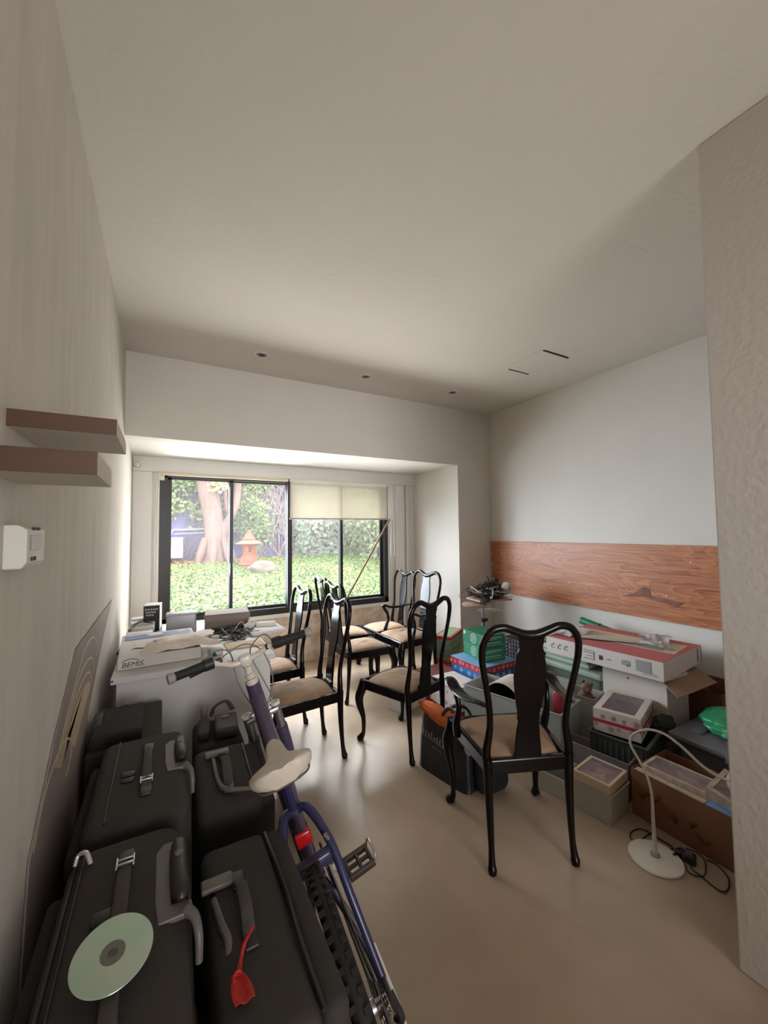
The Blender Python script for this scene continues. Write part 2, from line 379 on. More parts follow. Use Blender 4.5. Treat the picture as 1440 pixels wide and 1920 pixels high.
for (yy, zz) in ((2.45, .95), (2.45, .80), (1.62, .935), (2.9, 1.2), (1.45, 1.2)): lathe(b, [(0, 0), (.006, 0), (.006, .003), (0, .003)], 8, (-.031, yy, zz), Matrix.Rotation(PI/2, 3, 'Y'))
obj('screw_plug', b, WHITE, t)
# left wall: two shelves and a thermostat
BROWN = mat('brown_laminate', lin((84, 53, 30)), .5, var=.2, vscale=3, stretch=(1, 1, 12))
LAM = mat('pale_laminate', lin((205, 195, 184)), .6, var=.06, vscale=6)
for (x1, ya, yb, za, zb, lb) in ((-.090, 1.0, 1.24, 1.660, 1.692, 'upper thick floating shelf with brown end on the left wall'), (-.105, .86, 1.08, 1.556, 1.596, 'lower thick floating shelf with brown end on the left wall')):
    t = thing('floating_shelf', lb, 'shelf', (XL, ya, za), group='floating shelves on the left wall')
    w_ = x1-XL
    obj('shelf_board', bx(lo_hi(0, w_, .002, yb-ya, 0, zb-za)), LAM, t, smooth=False, bevel=.0008)
    obj('end_panel', bx(lo_hi(0, w_, -.002, .002, -.0005, zb-za+.0005)), BROWN, t, smooth=False, label='brown wood end panel')
t = thing('thermostat', 'small white wall thermostat with a display on the left wall', 'thermostat', (XL, 1.0, 1.385))
b = NB(); prism(b, [(0, .0), (.0, .085), (.022, .085), (.036, .076), (.036, .012), (.028, 0)], 0.0, .13, Matrix(((1, 0, 0, 0), (0, 0, 1, 0), (0, 1, 0, 0), (0, 0, 0, 1))))
obj('housing', b, mat('thermostat_white', lin((214, 214, 206)), .5), t, smooth=False, bevel=.003)
obj('display', bx(((.037, .055, .050), (.002, .07, .030))), mat('lcd_grey', lin((120, 126, 112)), .2), t, smooth=False)
b = NB()
for yy in (.03, .05): lathe(b, [(0, 0), (.004, 0), (.004, .003), (0, .003)], 10, (.036, yy, .018), Matrix.Rotation(PI/2, 3, 'Y'))
for yy in (.045, .075): rbox(b, (.036, yy, .078), (.006, .014, .006), .002)
obj('buttons', b, mat('button_dark', (.03, .03, .03), .5), t)

# ================================================================ garden beyond the window
def gz(x, y):
    return 0.50 + (y-4.7)*0.085 + 0.05*noise.noise(Vector((x*.7, y*.7, 0)))
EARTH = mat('garden_earth', lin((150, 128, 104)), .95, var=.4, vscale=5, bump=.6, bscale=30)
b = NB(); sheet(b, lambda u, v: (-6+14*u, 4.64+6*v, gz(-6+14*u, 4.64+6*v)), 60, 30, .05)
o = obj('garden_ground', b, EARTH); o['kind'] = 'structure'
def leafmat(name, c, c2):
    return mat(name, c, .6, var=1, vscale=1.6, vcol=c2, detail=3)
G1 = leafmat('ground_cover_green', lin((122, 156, 78)), lin((84, 126, 58)))
G2 = leafmat('ivy_green', lin((150, 168, 132)), lin((98, 124, 90)))
G3 = leafmat('ivy_pink_brown', lin((178, 136, 116)), lin((140, 150, 92)))
G4 = leafmat('tree_leaf_green', lin((162, 182, 132)), lin((108, 138, 98)))
def leaves(bm, pts, s0, s1, up=None, mi=0):
    for (p, nrm) in pts:
        s = random.uniform(s0, s1); n_ = (Vector(nrm)+Vector((random.gauss(0, .45), random.gauss(0, .45), random.gauss(0, .45)))).normalized()
        a = n_.orthogonal().normalized(); a = Matrix.Rotation(random.uniform(0, 2*PI), 3, n_) @ a; c = n_.cross(a); p = Vector(p)
        v = [bm.verts.new(p + a*s*x + c*s*y_*.75 + n_*s*z) for x, y_, z in ((-1, 0, 0), (-.2, -1, .12), (1, 0, -.1), (-.2, 1, .12))]
        f = bm.faces.new(v); f.material_index = mi
b = NB(); pts = []
for i in range(34000):
    y = 4.7 + 4.5*random.random()**1.25; x = random.uniform(-1.2, 4.4)*(.5+y/9)
    if y > 8.2 + .4*math.sin(x*2) and x < 1.6: continue
    pts.append(((x, y, gz(x, y)+random.uniform(.01, .06)), (0, -.25, 1)))
leaves(b, pts, .014, .030)
tag(obj('ground_cover', b, G1, smooth=False), 'bright green leafy ground cover spreading over the garden', 'ground cover', kind='stuff')
b = NB(); pts = [((random.uniform(-1, 2.6), random.uniform(8.3, 9.3), 0), (0, -.2, 1)) for i in range(700)]
pts = [((p[0], p[1], gz(p[0], p[1])+.02), n_) for p, n_ in pts]
leaves(b, pts, .03, .06)
tag(obj('fallen_leaves', b, mat('dry_leaf', lin((186, 150, 110)), .8, var=.4, vscale=3), smooth=False), 'dry brown fallen leaves along the foot of the garden wall', 'leaves', kind='stuff')
# boundary walls
GW = mat('lavender_garden_wall', lin((128, 130, 190)), .9, var=.35, vscale=1.2, bump=.6, bscale=8, detail=6)
b = bx(lo_hi(-6, 4.3, 9.5, 9.7, 0, 3.1)); struct('wall_garden_end', b, GW, smooth=False)
b = NB(); box(b, (4.55, 7.3, 1.55), (.2, 4.3, 3.1), rz=math.radians(14)); struct('wall_garden_side', b, mat('grey_garden_wall', lin((168, 160, 160)), .9, var=.3, vscale=2), smooth=False)
# vines: grey stems on the middle of the wall
VINE = mat('grey_vine', lin((166, 156, 164)), .8, var=.3, vscale=9)
b = NB()
for i in range(110):
    x = random.uniform(1.5, 3.4); z = random.uniform(.8, 1.5); P = []
    for k in range(10):
        P.append((x, 9.46-random.uniform(0, .05), z)); x += random.gauss(0, .09); z += random.uniform(.12, .34)
    stube(b, P, random.uniform(.008, .028), 2, 5)
for i in range(40):
    x = random.uniform(-.8, 1.4); z = random.uniform(.9, 1.9); P = []
    for k in range(7):
        P.append((x, 9.47, z)); x += random.gauss(.12, .12); z += random.uniform(-.05, .28)
    stube(b, P, random.uniform(.005, .012), 2, 5)
tag(obj('climbing_vine', b, VINE), 'bare grey climbing vine stems matted on the garden wall', 'vine', kind='stuff')
b = NB(); pts = []
def clumps(n, cx, cy, cz, dx, dz, per, spread, plane):
    for i in range(n):
        a, c = cx+random.uniform(-dx, dx), cz+random.uniform(-dz, dz)
        for k in range(per): pts.append((plane(a+random.gauss(0, spread), c+random.gauss(0, spread)), (0, -1, .3)))
endp = lambda a, c: (a, 9.42-random.uniform(0, .22), c)
clumps(60, -.2, 0, 2.75, 1.3, .85, 70, .12, endp)
clumps(26, 1.75, 0, 2.3, .3, 1.0, 50, .12, endp)
clumps(16, 2.3, 0, 3.3, .9, .5, 50, .14, endp)
leaves(b, pts, .024, .055)
tag(obj('hanging_creeper', b, G4, smooth=False), 'pale green creeper leaves hanging over the lavender garden wall', 'creeper', kind='stuff')
sd = Vector((-math.sin(math.radians(14)), math.cos(math.radians(14)), 0)); nn = Vector((-math.cos(math.radians(14)), -math.sin(math.radians(14)), 0))
for nm, mt, lo, hi, n_, lb in (('ivy', G2, -2.4, 2.0, 9000, 'dense green ivy covering the right hand garden wall'), ('ivy', G3, -2.45, .3, 3500, 'pinkish brown ivy leaves mixed over the right hand garden wall')):
    b = NB(); pts = []
    for i in range(n_):
        s = random.uniform(lo, hi); z = random.uniform(.5, 3.1)
        if nm == 'ivy' and mt is G3 and noise.noise(Vector((s*1.3, z*1.3, 2))) < .0: continue
        p = Vector((4.55, 7.6, 0)) + sd*s + nn*(.16+random.random()*.18); pts.append(((p.x, p.y, z), nn))
    leaves(b, pts, .035, .07)
    tag(obj(nm, b, mt, smooth=False), lb, 'ivy', kind='stuff')
# ivy mass in the corner between the walls
b = NB(); pts = []
for i in range(3500):
    x = random.uniform(2.75, 4.1); z = random.uniform(.8, 3.2); pts.append(((x, 9.35-random.random()*.35, z), (-.3, -1, .2)))
leaves(b, pts, .035, .075)
tag(obj('ivy', b, mat('ivy_bluish_green', lin((122, 150, 128)), .6, var=1, vscale=2, vcol=lin((160, 160, 158))), smooth=False), 'bluish green ivy mass in the far corner of the garden walls', 'ivy', kind='stuff')
# tree
BARK = mat('pale_bark', lin((168, 142, 140)), .9, bump=1.0, bscale=9, bstretch=(6, 6, .8), var=.25, vscale=5, stretch=(5, 5, .6))
t = thing('garden_tree', 'pale grooved forked tree trunk in the garden behind the window', 'tree', (0.95, 9.0, .85))
b = NB(); stube(b, [(0, 0, -.1), (0, 0, .1), (-.02, 0, .5), (-.06, 0, 1.0), (-.16, 0, 1.6), (-.26, 0, 2.6), (-.3, 0, 3.6)], [.30, .235, .185, .185, .20, .22, .22], 6, 18)
stube(b, [(.06, 0, .25), (.16, .0, .65), (.30, 0, .95), (.42, .02, 1.25), (.46, .05, 1.8), (.46, .05, 2.6)], [.12, .11, .085, .075, .07, .06], 5, 12)
for a in range(7):
    an = a*.9; stube(b, [(.22*math.cos(an), .22*math.sin(an), .5), (.32*math.cos(an), .32*math.sin(an), .15), (.40*math.cos(an), .40*math.sin(an), -.05)], [.05, .07, .04], 4, 8)
obj('trunk', b, BARK, t)
b = NB(); stube(b, [(.28, .15, .9), (.2, .12, 1.4), (.22, .1, 2.2), (.2, .1, 3.3)], .045, 4, 8); obj('branch', b, BARK, t)
b = NB(); stube(b, [(-.1, -.1, 1.3), (0.05, -.15, 2.0), (.12, -.12, 3.0)], .02, 4, 6)
pts = []
for i in range(26):
    z = random.uniform(1.35, 3.0); x = .02+random.gauss(0, .08)
    for k in range(7): pts.append(((x+random.gauss(0, .06), -.2+random.gauss(0, .05), z+random.gauss(0, .05)), (0, -1, .3)))
leaves(b, pts, .03, .055)
obj('twining_stem', b, mat('stem_leaf', lin((200, 206, 160)), .7), t, smooth=False)
# pagoda lantern
TERRA = mat('terracotta', lin((186, 108, 88)), .85, var=.15, vscale=8, bump=.4, bscale=30)
t = thing('garden_lantern', 'terracotta pagoda lantern standing on the garden slope', 'lantern', (1.44, 7.95, .78)); t.scale = (.77, .77, .79)
def tl(name, prof, wob=None): b = NB(); lathe(b, prof, 40, wob=wob); return obj(name, b, TERRA, t, angle=60)
tl('base', [(.0, 0), (.22, 0), (.24, .03), (.22, .06), (.25, .09), (.23, .12), (.21, .13), (.22, .17), (.20, .2)])
tl('skirt', [(.20, .2), (.19, .24), (.15, .33), (.16, .35), (.14, .36)], lambda a, z: 1+.05*abs(math.cos(4*a)))
b = NB()
for i in range(5):
    a = i*2*PI/5+.35; box(b, (.125*math.cos(a), .125*math.sin(a), .45), (.05, .085, .20), rz=a)
lathe(b, [(.135, .35), (.15, .36), (.15, .375), (.1, .38)], 30); lathe(b, [(.1, .53), (.15, .54), (.15, .555), (.12, .56)], 30)
obj('fire_box', b, TERRA, t)
b = NB(); lathe(b, [(.0, .36), (.1, .37), (.1, .54), (0, .55)], 20); obj('cavity_shade_core', b, mat('terra_shade', lin((120, 70, 58)), .9), t)  # solid core, its darker terracotta stands for shade inside the fire box
tl('lower_roof', [(.12, .55), (.29, .56), (.31, .585), (.25, .62), (.17, .66), (.14, .67)], lambda a, z: 1+.07*abs(math.cos(4*a))*(1 if .55 < z < .63 else 0))
tl('upper_roof', [(.13, .67), (.15, .69), (.12, .73), (.08, .80), (.055, .86)], lambda a, z: 1+.05*abs(math.cos(4*a)))
tl('finial', [(.05, .84), (.045, .87), (.02, .91), (0.0, .935)])
b = NB(); bmesh.ops.create_icosphere(b, subdivisions=4, radius=.24)
for v in b.verts:
    q = noise.noise(v.co*5)*.06+noise.noise(v.co*12)*.025; v.co = v.co*(1+q*3); v.co.z *= .75; v.co.x *= 1.15
tag(obj('rock', b, mat('pale_rock', lin((130, 120, 110)), .9, var=.25, vscale=8, bump=.6, bscale=20), angle=30, loc=(1.60, 7.4, .76)), 'pale rough rock lying in the ground cover beside the terracotta lantern', 'rock')
t = thing('garden_planter', 'plain pinkish concrete box by the lavender garden wall', 'planter', (0.1, 9.25, .95))
b = bx(lo_hi(-.5, .25, -.2, .2, .0, .42)); obj('planter_body', b, mat('pink_concrete', lin((190, 172, 176)), .8, var=.1), t, smooth=False, bevel=.01)
t = thing('wall_pipe', 'horizontal white pipe running along the lavender garden wall', 'pipe', (0, 9.4, 1.52))
b = NB(); stube(b, [(.12, 0, -.12), (.18, 0, 0), (.4, 0, .01), (2.1, 0, .05)], .018, 4, 8); obj('pipe', b, mat('pipe_white', lin((190, 196, 214)), .4), t)
b = NB(); stube(b, [(.2, 0, -.08), (2.1, 0, -.02)], .012, 4, 8); obj('lower_pipe', b, mat('pipe_white', (1, 1, 1)), t)

# ================================================================ Queen Anne dining chairs
def make_chair(label, arm=False, rug=0):
    s = 1.0 if not arm else 1.08                                # half widths
    SH = .42 if not arm else .45                                # seat rail top
    T = 1.0 if not arm else 1.04                                # top of the back
    t = thing('dining_armchair' if arm else 'dining_chair', label, 'chair')
    sc = (T-SH)/(1.0-.42)
    def Z(z): return SH+(z-.42)*sc if z > .42 else z*SH/.42
    def yb(z):                                                  # depth of the back at height z (side-chair heights)
        k = [(.42, -.212), (.50, -.214), (.60, -.226), (.72, -.246), (.85, -.262), (1.0, -.285)]
        for (a, p), (c, q) in zip(k, k[1:]):
            if z <= c: return p+(q-p)*max(0, z-a)/(c-a)
        return -.285
    # back frame: one bent post on each side running into the dipped crest
    half = [(.174, .40, .019), (.176, .455, .019), (.166, .52, .0165), (.162, .58, .0145), (.172, .68, .0145), (.192, .79, .0145), (.203, .87, .015), (.197, .935, .0155), (.165, .982, .0165), (.118, .993, .017), (.075, .978, .018), (.035, .962, .020)]
    L = [(-x*s, yb(z), Z(z)) for x, z, r in half]; Rr = [(x*s, yb(z), Z(z)) for x, z, r in half][::-1]
    rs = [r for _, _, r in half]
    b = NB(); stube(b, L+[(0, yb(.955), Z(.957))]+Rr, rs+[.021]+rs[::-1], 5, 12, ref=(0, 1, 0), flat=.9)
    obj('back_frame', b, BLACKW, t, angle=60)
    # vase-shaped splat
    pr = [(.965, .050), (.93, .050), (.905, .046), (.885, .052), (.875, .060), (.862, .056), (.83, .062), (.78, .066), (.72, .062), (.66, .053), (.61, .044), (.595, .047), (.575, .041), (.55, .045), (.50, .050), (.46, .053), (.425, .055)]
    if arm: pr = [(z, w_*1.12) for z, w_ in pr]
    b = NB(); rows = []
    for z, w_ in pr:
        yy = yb(z); th = .006
        rows.append([b.verts.new((x, yy+dy, Z(z))) for x, dy in ((-w_, -th), (w_, -th), (w_, th), (-w_, th))])
    for A, B in zip(rows, rows[1:]):
        for k in range(4): b.faces.new((A[k], A[(k+1) % 4], B[(k+1) % 4], B[k]))
    b.faces.new(rows[0]); b.faces.new(rows[-1][::-1])
    obj('splat', b, BLACKW, t, bevel=.002, angle=35)
    b = NB(); box(b, (0, -.205, SH+.010), (.12*s, .024, .03), taper=.85); obj('splat_shoe', b, BLACKW, t, smooth=False, bevel=.004)
    # seat frame
    fx, rx, fy, ry = .212*s, .178*s, .205, -.222
    if arm: fx = .245
    b = NB(); h = .062; z0 = SH-h; th = .026
    def rail(p, q, side):
        d = (Vector(q)-Vector(p)).normalized(); n_ = Vector((-d.y, d.x, 0))*th*side
        prism(b, [(p[0], p[1]), (q[0], q[1]), (q[0]+n_.x, q[1]+n_.y), (p[0]+n_.x, p[1]+n_.y)], z0, SH)
    rail((-rx, ry), (rx, ry), 1); rail((-fx, fy), (fx, fy), -1); rail((-rx, ry), (-fx, fy), -1); rail((rx, ry), (fx, fy), 1)
    obj('seat_frame', b, BLACKW, t, smooth=False, bevel=.006)
    # drop-in cushion
    def cush(u, v):
        x_, y_ = u*2-1, v*2-1; e = .90
        def sq(a, c): return a*math.sqrt(max(0, 1-.18*c*c))
        xx, yy = sq(x_, y_), sq(y_, x_)
        hw = (rx+(fx-rx)*(yy+1)/2)-.018; py = (fy+ry)/2+yy*((fy-ry)/2-.018)
        d = (1-abs(x_)**3.2)*(1-abs(y_)**3.2)
        wr = .004*noise.noise(Vector((xx*5+rug, yy*5, rug)))*d + .006*math.exp(-((xx-.15)**2+(yy-.1)**2)*14)*math.sin(xx*16+yy*9+rug)
        return (xx*hw, py, SH-.012+.045*d**.6+wr)
    b = NB(); sheet(b, cush, 26, 26, .012); obj('seat', b, TAN, t)
    # legs
    for sd_ in (-1, 1):
        b = NB(); stube(b, [(.174*s*sd_, -.214, Z(.43)), (.172*s*sd_, -.216, Z(.36)), (.170*s*sd_, -.220, .24), (.170*s*sd_, -.230, .10), (.172*s*sd_, -.238, .04), (.173*s*sd_, -.243, .018), (.173*s*sd_, -.245, .001)],
                        [.022, .020, .0165, .013, .0155, .020, .017], 5, 12); obj('leg', b, BLACKW, t)
        lx = fx-.012
        b = NB(); stube(b, [((lx-.004)*sd_, fy-.022, SH-.004), ((lx)*sd_, fy-.012, SH-.06), ((lx+.014)*sd_, fy+.004, SH-.12), ((lx+.012)*sd_, fy, SH-.18), ((lx-.002)*sd_, fy-.018, .16), ((lx-.004)*sd_, fy-.018, .07), ((lx+.0)*sd_, fy-.006, .035), ((lx+.006)*sd_, fy+.006, .016), ((lx+.006)*sd_, fy+.006, .001)],
                        [.026, .032, .031, .025, .0165, .013, .019, .025, .019], 6, 14); obj('leg', b, BLACKW, t)
        if arm:
            b = NB()
            stube(b, [(.186*sd_, -.240, Z(.655)), (.212*sd_, -.18, Z(.65)), (.240*sd_, -.09, Z(.636)), (.254*sd_, .0, Z(.636)), (.262*sd_, .055, Z(.655)), (.266*sd_, .090, Z(.660)), (.266*sd_, .104, Z(.650))], [.016, .019, .027, .031, .030, .025, .012], 6, 14, ref=(0, 0, 1), flat=.42)
            stube(b, [(.256*sd_, .085, Z(.655)), (.25*sd_, .078, Z(.625)), (.238*sd_, .055, Z(.585)), (.232*sd_, .045, Z(.53)), (.236*sd_, .065, Z(.47)), (.236*sd_, .08, Z(.43)), (.232*sd_, .085, SH-.045)], [.016, .014, .013, .0135, .018, .02, .015], 6, 12)
            obj('arm', b, BLACKW, t)
    return t
CH = [  # x, y, degrees, arm, label
    (1.499, 1.464, -22.6, True, 'nearest black armchair, seen from behind in front of the clutter'),
    (1.471, 2.415, 15.1, False, 'black dining chair beside the black shopping bag, seat facing the window'),
    (0.788, 2.587, 91.5, False, 'black dining chair just right of the bicycle, seat against the white desk'),
    (0.712, 3.153, 92.6, False, 'black dining chair behind the desk corner, half hidden by the bicycle grip'),
    (1.602, 3.315, -88.2, False, 'black dining chair in the middle with its back turned to the desk'),
    (1.671, 3.817, -92.7, False, 'black dining chair closest to the stone wall, behind the middle chair'),
    (2.102, 3.806, 91.6, False, 'black dining chair under the window corner, left one of the far pair'),
    (2.061, 3.316, 92.0, True, 'far black armchair by the white bay wall, right one of the far pair')]
side_proto = None; arm_proto = None
def copy_tree(o, parent=None):
    c = o.copy(); COL.objects.link(c)
    if parent is not None: c.parent = parent
    for ch in list(o.children): copy_tree(ch, c)
    return c
for i, (x, y, a, arm, lb) in enumerate(CH):
    if arm:
        if arm_proto is None: arm_proto = c = make_chair(lb, True, 3)
        else: c = copy_tree(arm_proto)
    else:
        if side_proto is None: side_proto = c = make_chair(lb, False, 0)
        else: c = copy_tree(side_proto)
    c['label'] = lb; c['group'] = 'black queen anne dining chairs'
    c.location = (x, y, 0); c.rotation_euler = (0, 0, math.radians(a))

# ================================================================ bicycle leaning on the luggage
PURPLE = mat('purple_paint', lin((82, 73, 98)), .3, coat=.4, var=.12, vscale=8)
BLUEP = mat('blue_paint', lin((46, 45, 82)), .35, coat=.3)
SILVER = mat('silver_alloy', (.62, .62, .62), .3, metal=.9)
WPAINT = mat('white_bike_paint', lin((214, 206, 194)), .35, coat=.3)
RUBBER = mat('black_rubber', (.012, .012, .012), .7)
STEEL = mat('dark_steel', (.07, .065, .06), .35, metal=.8)
bk = thing('bicycle', 'purple bicycle with white saddle leaning between the suitcases and the chairs', 'bicycle', (.519, .957, 0), rot=(0, -.29, -.077))
WR = .315
def wheel(cy, nm):
    t = obj(nm, (lambda b: (tube(b, [(0, cy+(WR-.022)*math.cos(a*PI/32), .315+(WR-.022)*math.sin(a*PI/32)) for a in range(64)], .022, 10, closed=True), b)[1])(NB()), RUBBER, bk)
    b = NB()
    for i in range(72):                                          # knobs
        a = i*2*PI/72
        for sx in (-.013, .013):
            rot = Matrix.Rotation(a, 3, 'X'); box(b, (sx, cy+(WR-.001)*math.cos(a+.04*(sx > 0)), .315+(WR-.001)*math.sin(a+.04*(sx > 0))), (.014, .008, .010), rot=rot)
    obj('tread', b, RUBBER, t, smooth=False)
    b = NB(); tube(b, [(0, cy+.268*math.cos(a*PI/32), .315+.268*math.sin(a*PI/32)) for a in range(64)], .012, 8, closed=True); obj('rim', b, SILVER, t)
    b = NB()
    for i in range(28):
        a = i*2*PI/28; s = .022*(-1)**i; a2 = a+.5*(-1)**(i//2)
        tube(b, [(s, cy+.02*math.cos(a2), .315+.02*math.sin(a2)), (0, cy+.262*math.cos(a), .315+.262*math.sin(a))], .0013, 4)
    obj('spokes', b, SILVER, t)
    b = NB(); cyl(b, (-.05, cy, .315), (.05, cy, .315), .018, 14); obj('hub', b, SILVER, t)
wheel(-.063, 'rear_wheel'); wheel(.965, 'front_wheel')
def P(name, f, m, par=bk, **k): b = NB(); f(b); return obj(name, b, m, par, **k)
HT, HB, BB = (0, .795, .855), (0, .822, .71), (0, .40, .27)
fr = P('frame', lambda b: (cyl(b, HT, HB, .029), tube(b, [(0, .812, .80), (0, .60, .53), BB], [.030, .034, .028], 14), tube(b, [(0, .812, .79), (0, .55, .64), (0, .262, .57)], [.030, .030, .024], 14),
    tube(b, [BB, (0, .262, .54), (0, .232, .66)], [.02, .018, .018], 12), cyl(b, (-.035, .40, .27), (.035, .40, .27), .024)), PURPLE)
P('seat_stay', lambda b: [stube(b, [(0, .24, .64), (s*.035, .21, .655), (s*.062, .12, .60), (s*.066, .04, .50), (s*.074, -.045, .335)], [.013, .014, .012, .011, .009], 5, 10) for s in (-1, 1)] + [rbox(b, (0, .095, .585), (.11, .03, .035), .008)], BLUEP)
P('chain_stay', lambda b: [stube(b, [(s*.02, .39, .27), (s*.05, .25, .275), (s*.068, .1, .29), (s*.072, -.05, .31)], [.014, .012, .011, .009], 4, 10) for s in (-1, 1)], PURPLE)
for s in (-1, 1): P('dropout', lambda b: box(b, (s*.074, -.063, .318), (.006, .05, .055)), STEEL, smooth=False)
P('reflector', lambda b: rbox(b, (0, .13, .635), (.045, .014, .04), .006), mat('red_reflector', lin((170, 24, 30)), .2))
P('fork', lambda b: [stube(b, [(s*.062, .848, .60), (s*.064, .885, .47), (s*.062, .965, .315)], [.024, .022, .016], 4, 12) for s in (-1, 1)], PURPLE)
P('fork_crown', lambda b: (rbox(b, (0, .835, .688), (.15, .04, .028), .01), [cyl(b, (s*.062, .832, .71), (s*.062, .848, .60), .018) for s in (-1, 1)]), SILVER)
for s in (-1, 1): P('fork_cap', lambda b: lathe(b, [(.011, 0), (.021, 0), (.021, .012), (.014, .014), (.012, .004)], 20, (s*.062, .83, .708)), mat('cap_white', lin((220, 216, 208)), .4))
P('stem', lambda b: (cyl(b, (0, .795, .85), (0, .788, .93), .015), cyl(b, (0, .795, .85), (0, .794, .875), .026), stube(b, [(0, .788, .925), (0, .80, .945), (0, .793, .953)], .017)), WPAINT)
P('stem_clamp', lambda b: (rbox(b, (0, .80, .955), (.05, .045, .045), .012), cyl(b, (0, .790, .88), (0, .787, .90), .021)), WPAINT)
hb = P('handlebar', lambda b: stube(b, [(-.268, .72, 1.025), (-.14, .755, 1.01), (-.09, .775, .985), (-.05, .79, .958), (0, .793, .953), (.05, .79, .958), (.09, .775, .975), (.14, .75, .985), (.269, .712, .985)], .012, 5, 12), WPAINT)
for s, p, q, cs in ((-1, (-.268, .72, 1.025), (-.145, .754, 1.011), 'left'), (1, (.275, .712, .985), (.15, .748, .985), 'right')):
    p, q = Vector(p), Vector(q); d = (q-p).normalized()
    g = P('grip', lambda b: tube(b, [p, p+d*.01, p+d*.06, q-d*.015, q], [.019, .017, .0165, .018, .02], 14), RUBBER)
    P('shifter', lambda b: (cyl(b, q-d*.005, q+d*.03, .024, 18), rbox(b, q+d*.015+Vector((0, .01, .012)), (.035, .035, .02), .008)), mat('dark_plastic', (.02, .02, .02), .4))
    P('brake_lever', lambda b: (rbox(b, q+d*.05+Vector((0, .012, -.006)), (.03, .03, .022), .007), stube(b, [q+d*.05+Vector((0, .02, -.01)), q+Vector((0, .05, -.03)), q-d*.07+Vector((0, .055, -.04))], [.007, .006, .005], 5, 8)), mat('dark_plastic', (.02, .02, .02), .4))
    P('bar_end', lambda b: lathe(b, [(.0, 0), (.02, 0), (.021, .014), (.0165, .026)], 16, p-d*.006, d.to_track_quat('Z', 'Y').to_matrix()), mat('bar_end_grey', lin((150, 146, 142)), .5))
CABLE = mat('grey_cable', lin((120, 116, 116)), .5)
for pts_ in ([(-.12, .78, 1.0), (-.11, .86, 1.02), (-.05, .90, .98), (-.055, .88, .85), (-.03, .86, .74), (0, .80, .70)], [(.13, .77, .985), (.10, .86, 1.01), (.03, .90, .95), (.045, .88, .82), (.06, .85, .74), (.055, .86, .69)],
             [(-.12, .77, .99), (-.06, .83, 1.0), (.02, .86, 1.0), (.08, .88, .93), (.085, .87, .80), (.02, .80, .72)]):
    P('cable', lambda b: stube(b, pts_, .0028, 8, 6), CABLE)
P('seatpost', lambda b: cyl(b, (0, .232, .66), (0, .20, .77), .013), BLUEP)
# saddle
def saddle(b):
    n_, m_ = 26, 20; rows = []
    for i in range(n_+1):
        t_ = i/n_; y_ = .105+(.362-.105)*t_
        kk = [(0, .045), (.04, .070), (.12, .086), (.24, .090), (.34, .080), (.44, .060), (.54, .043), (.68, .034), (.85, .030), (.95, .025), (1, .012)]
        for (ta, wa), (tb, wb) in zip(kk, kk[1:]):
            if t_ <= tb+1e-9: w_ = wa+(wb-wa)*(t_-ta)/(tb-ta); break
        z_ = .835-.045*t_+.012*math.cos(t_*PI*1.6); th = .045 if t_ < .5 else .038
        row = []
        for k in range(m_):
            a = 2*PI*k/m_; c, s = math.cos(a), math.sin(a)
            xx = w_*math.copysign(abs(c)**.75, c); zz = math.copysign(abs(s)**.8, s)*(.024 if s > 0 else th*.8)
            zz -= .010*math.exp(-(xx/.018)**2)*(1 if s > 0 else 0)*(1-t_*.5)
            row.append(b.verts.new((xx, y_, z_+zz)))
        rows.append(row)
    for A, B in zip(rows, rows[1:]):
        for k in range(m_): b.faces.new((A[k], A[(k+1) % m_], B[(k+1) % m_], B[k]))
    b.faces.new(rows[0]); b.faces.new(rows[-1][::-1])
sd_ = P('saddle', saddle, mat('white_saddle_vinyl', lin((206, 194, 180)), .45, var=.12, vscale=9, bump=.3, bscale=30), label='white padded saddle')
P('saddle_seam', lambda b: stube(b, [(-.076, .16, .812), (-.064, .122, .812), (-.03, .108, .812), (0, .1065, .812), (.03, .108, .812), (.064, .122, .812), (.076, .16, .812)], .003, 5, 6), mat('seam_brown', lin((96, 74, 66)), .6), sd_)
P('saddle_rail', lambda b: [stube(b, [(s*.02, .15, .805), (s*.022, .2, .775), (s*.015, .29, .79)], .004, 4, 6) for s in (-1, 1)], STEEL, sd_)
def ring(b, r, x, n_, cy, cz, th=.003, hole=.0):
    poly = []
    for i in range(n_*2):
        a = i*PI/n_; rr = r*(1 if i % 2 else .94); poly.append((rr*math.cos(a), rr*math.sin(a)))
    prism(b, poly, x-th/2, x+th/2, Matrix(((0, 0, 1, 0), (1, 0, 0, cy), (0, 1, 0, cz), (0, 0, 0, 1))))
P('cassette', lambda b: [ring(b, .048-.004*i, .040+.005*i, 20, -.063, .315) for i in range(6)], STEEL, smooth=False)
P('chainring', lambda b: [ring(b, r, x, n_, .40, .27) for r, x, n_ in ((.085, .052, 36), (.068, .045, 30))], STEEL, smooth=False)
P('chain', lambda b: tube(b, [(.05, .40, .353), (.05, .1, .357), (.052, -.063, .362), (.052, -.108, .32), (.052, -.085, .27), (.052, -.06, .24), (.052, -.05, .20), (.052, -.03, .17), (.051, .0, .18), (.05, .40, .187), (.05, .48, .25), (.05, .47, .32)], .0045, 5, closed=True), STEEL)
P('derailleur', lambda b: (box(b, (.055, -.055, .225), (.02, .03, .10), rot=Matrix.Rotation(-.35, 3, 'X')), ring(b, .022, .055, 11, -.045, .245, .008), ring(b, .022, .055, 11, -.02, .175, .008), stube(b, [(.08, -.06, .31), (.085, -.09, .27), (.075, -.06, .24)], .008)), mat('dark_plastic', (0, 0, 0)), smooth=False)
P('crank_arm', lambda b: stube(b, [(.07, .40, .27), (.082, .385, .268), (.088, .361, .264+.0)], [.016, .013, .012], 3, 10), WPAINT)
P('crank_arm', lambda b: tube(b, [(-.06, .40, .27), (-.075, .55, .28)], [.014, .011], 10), SILVER)
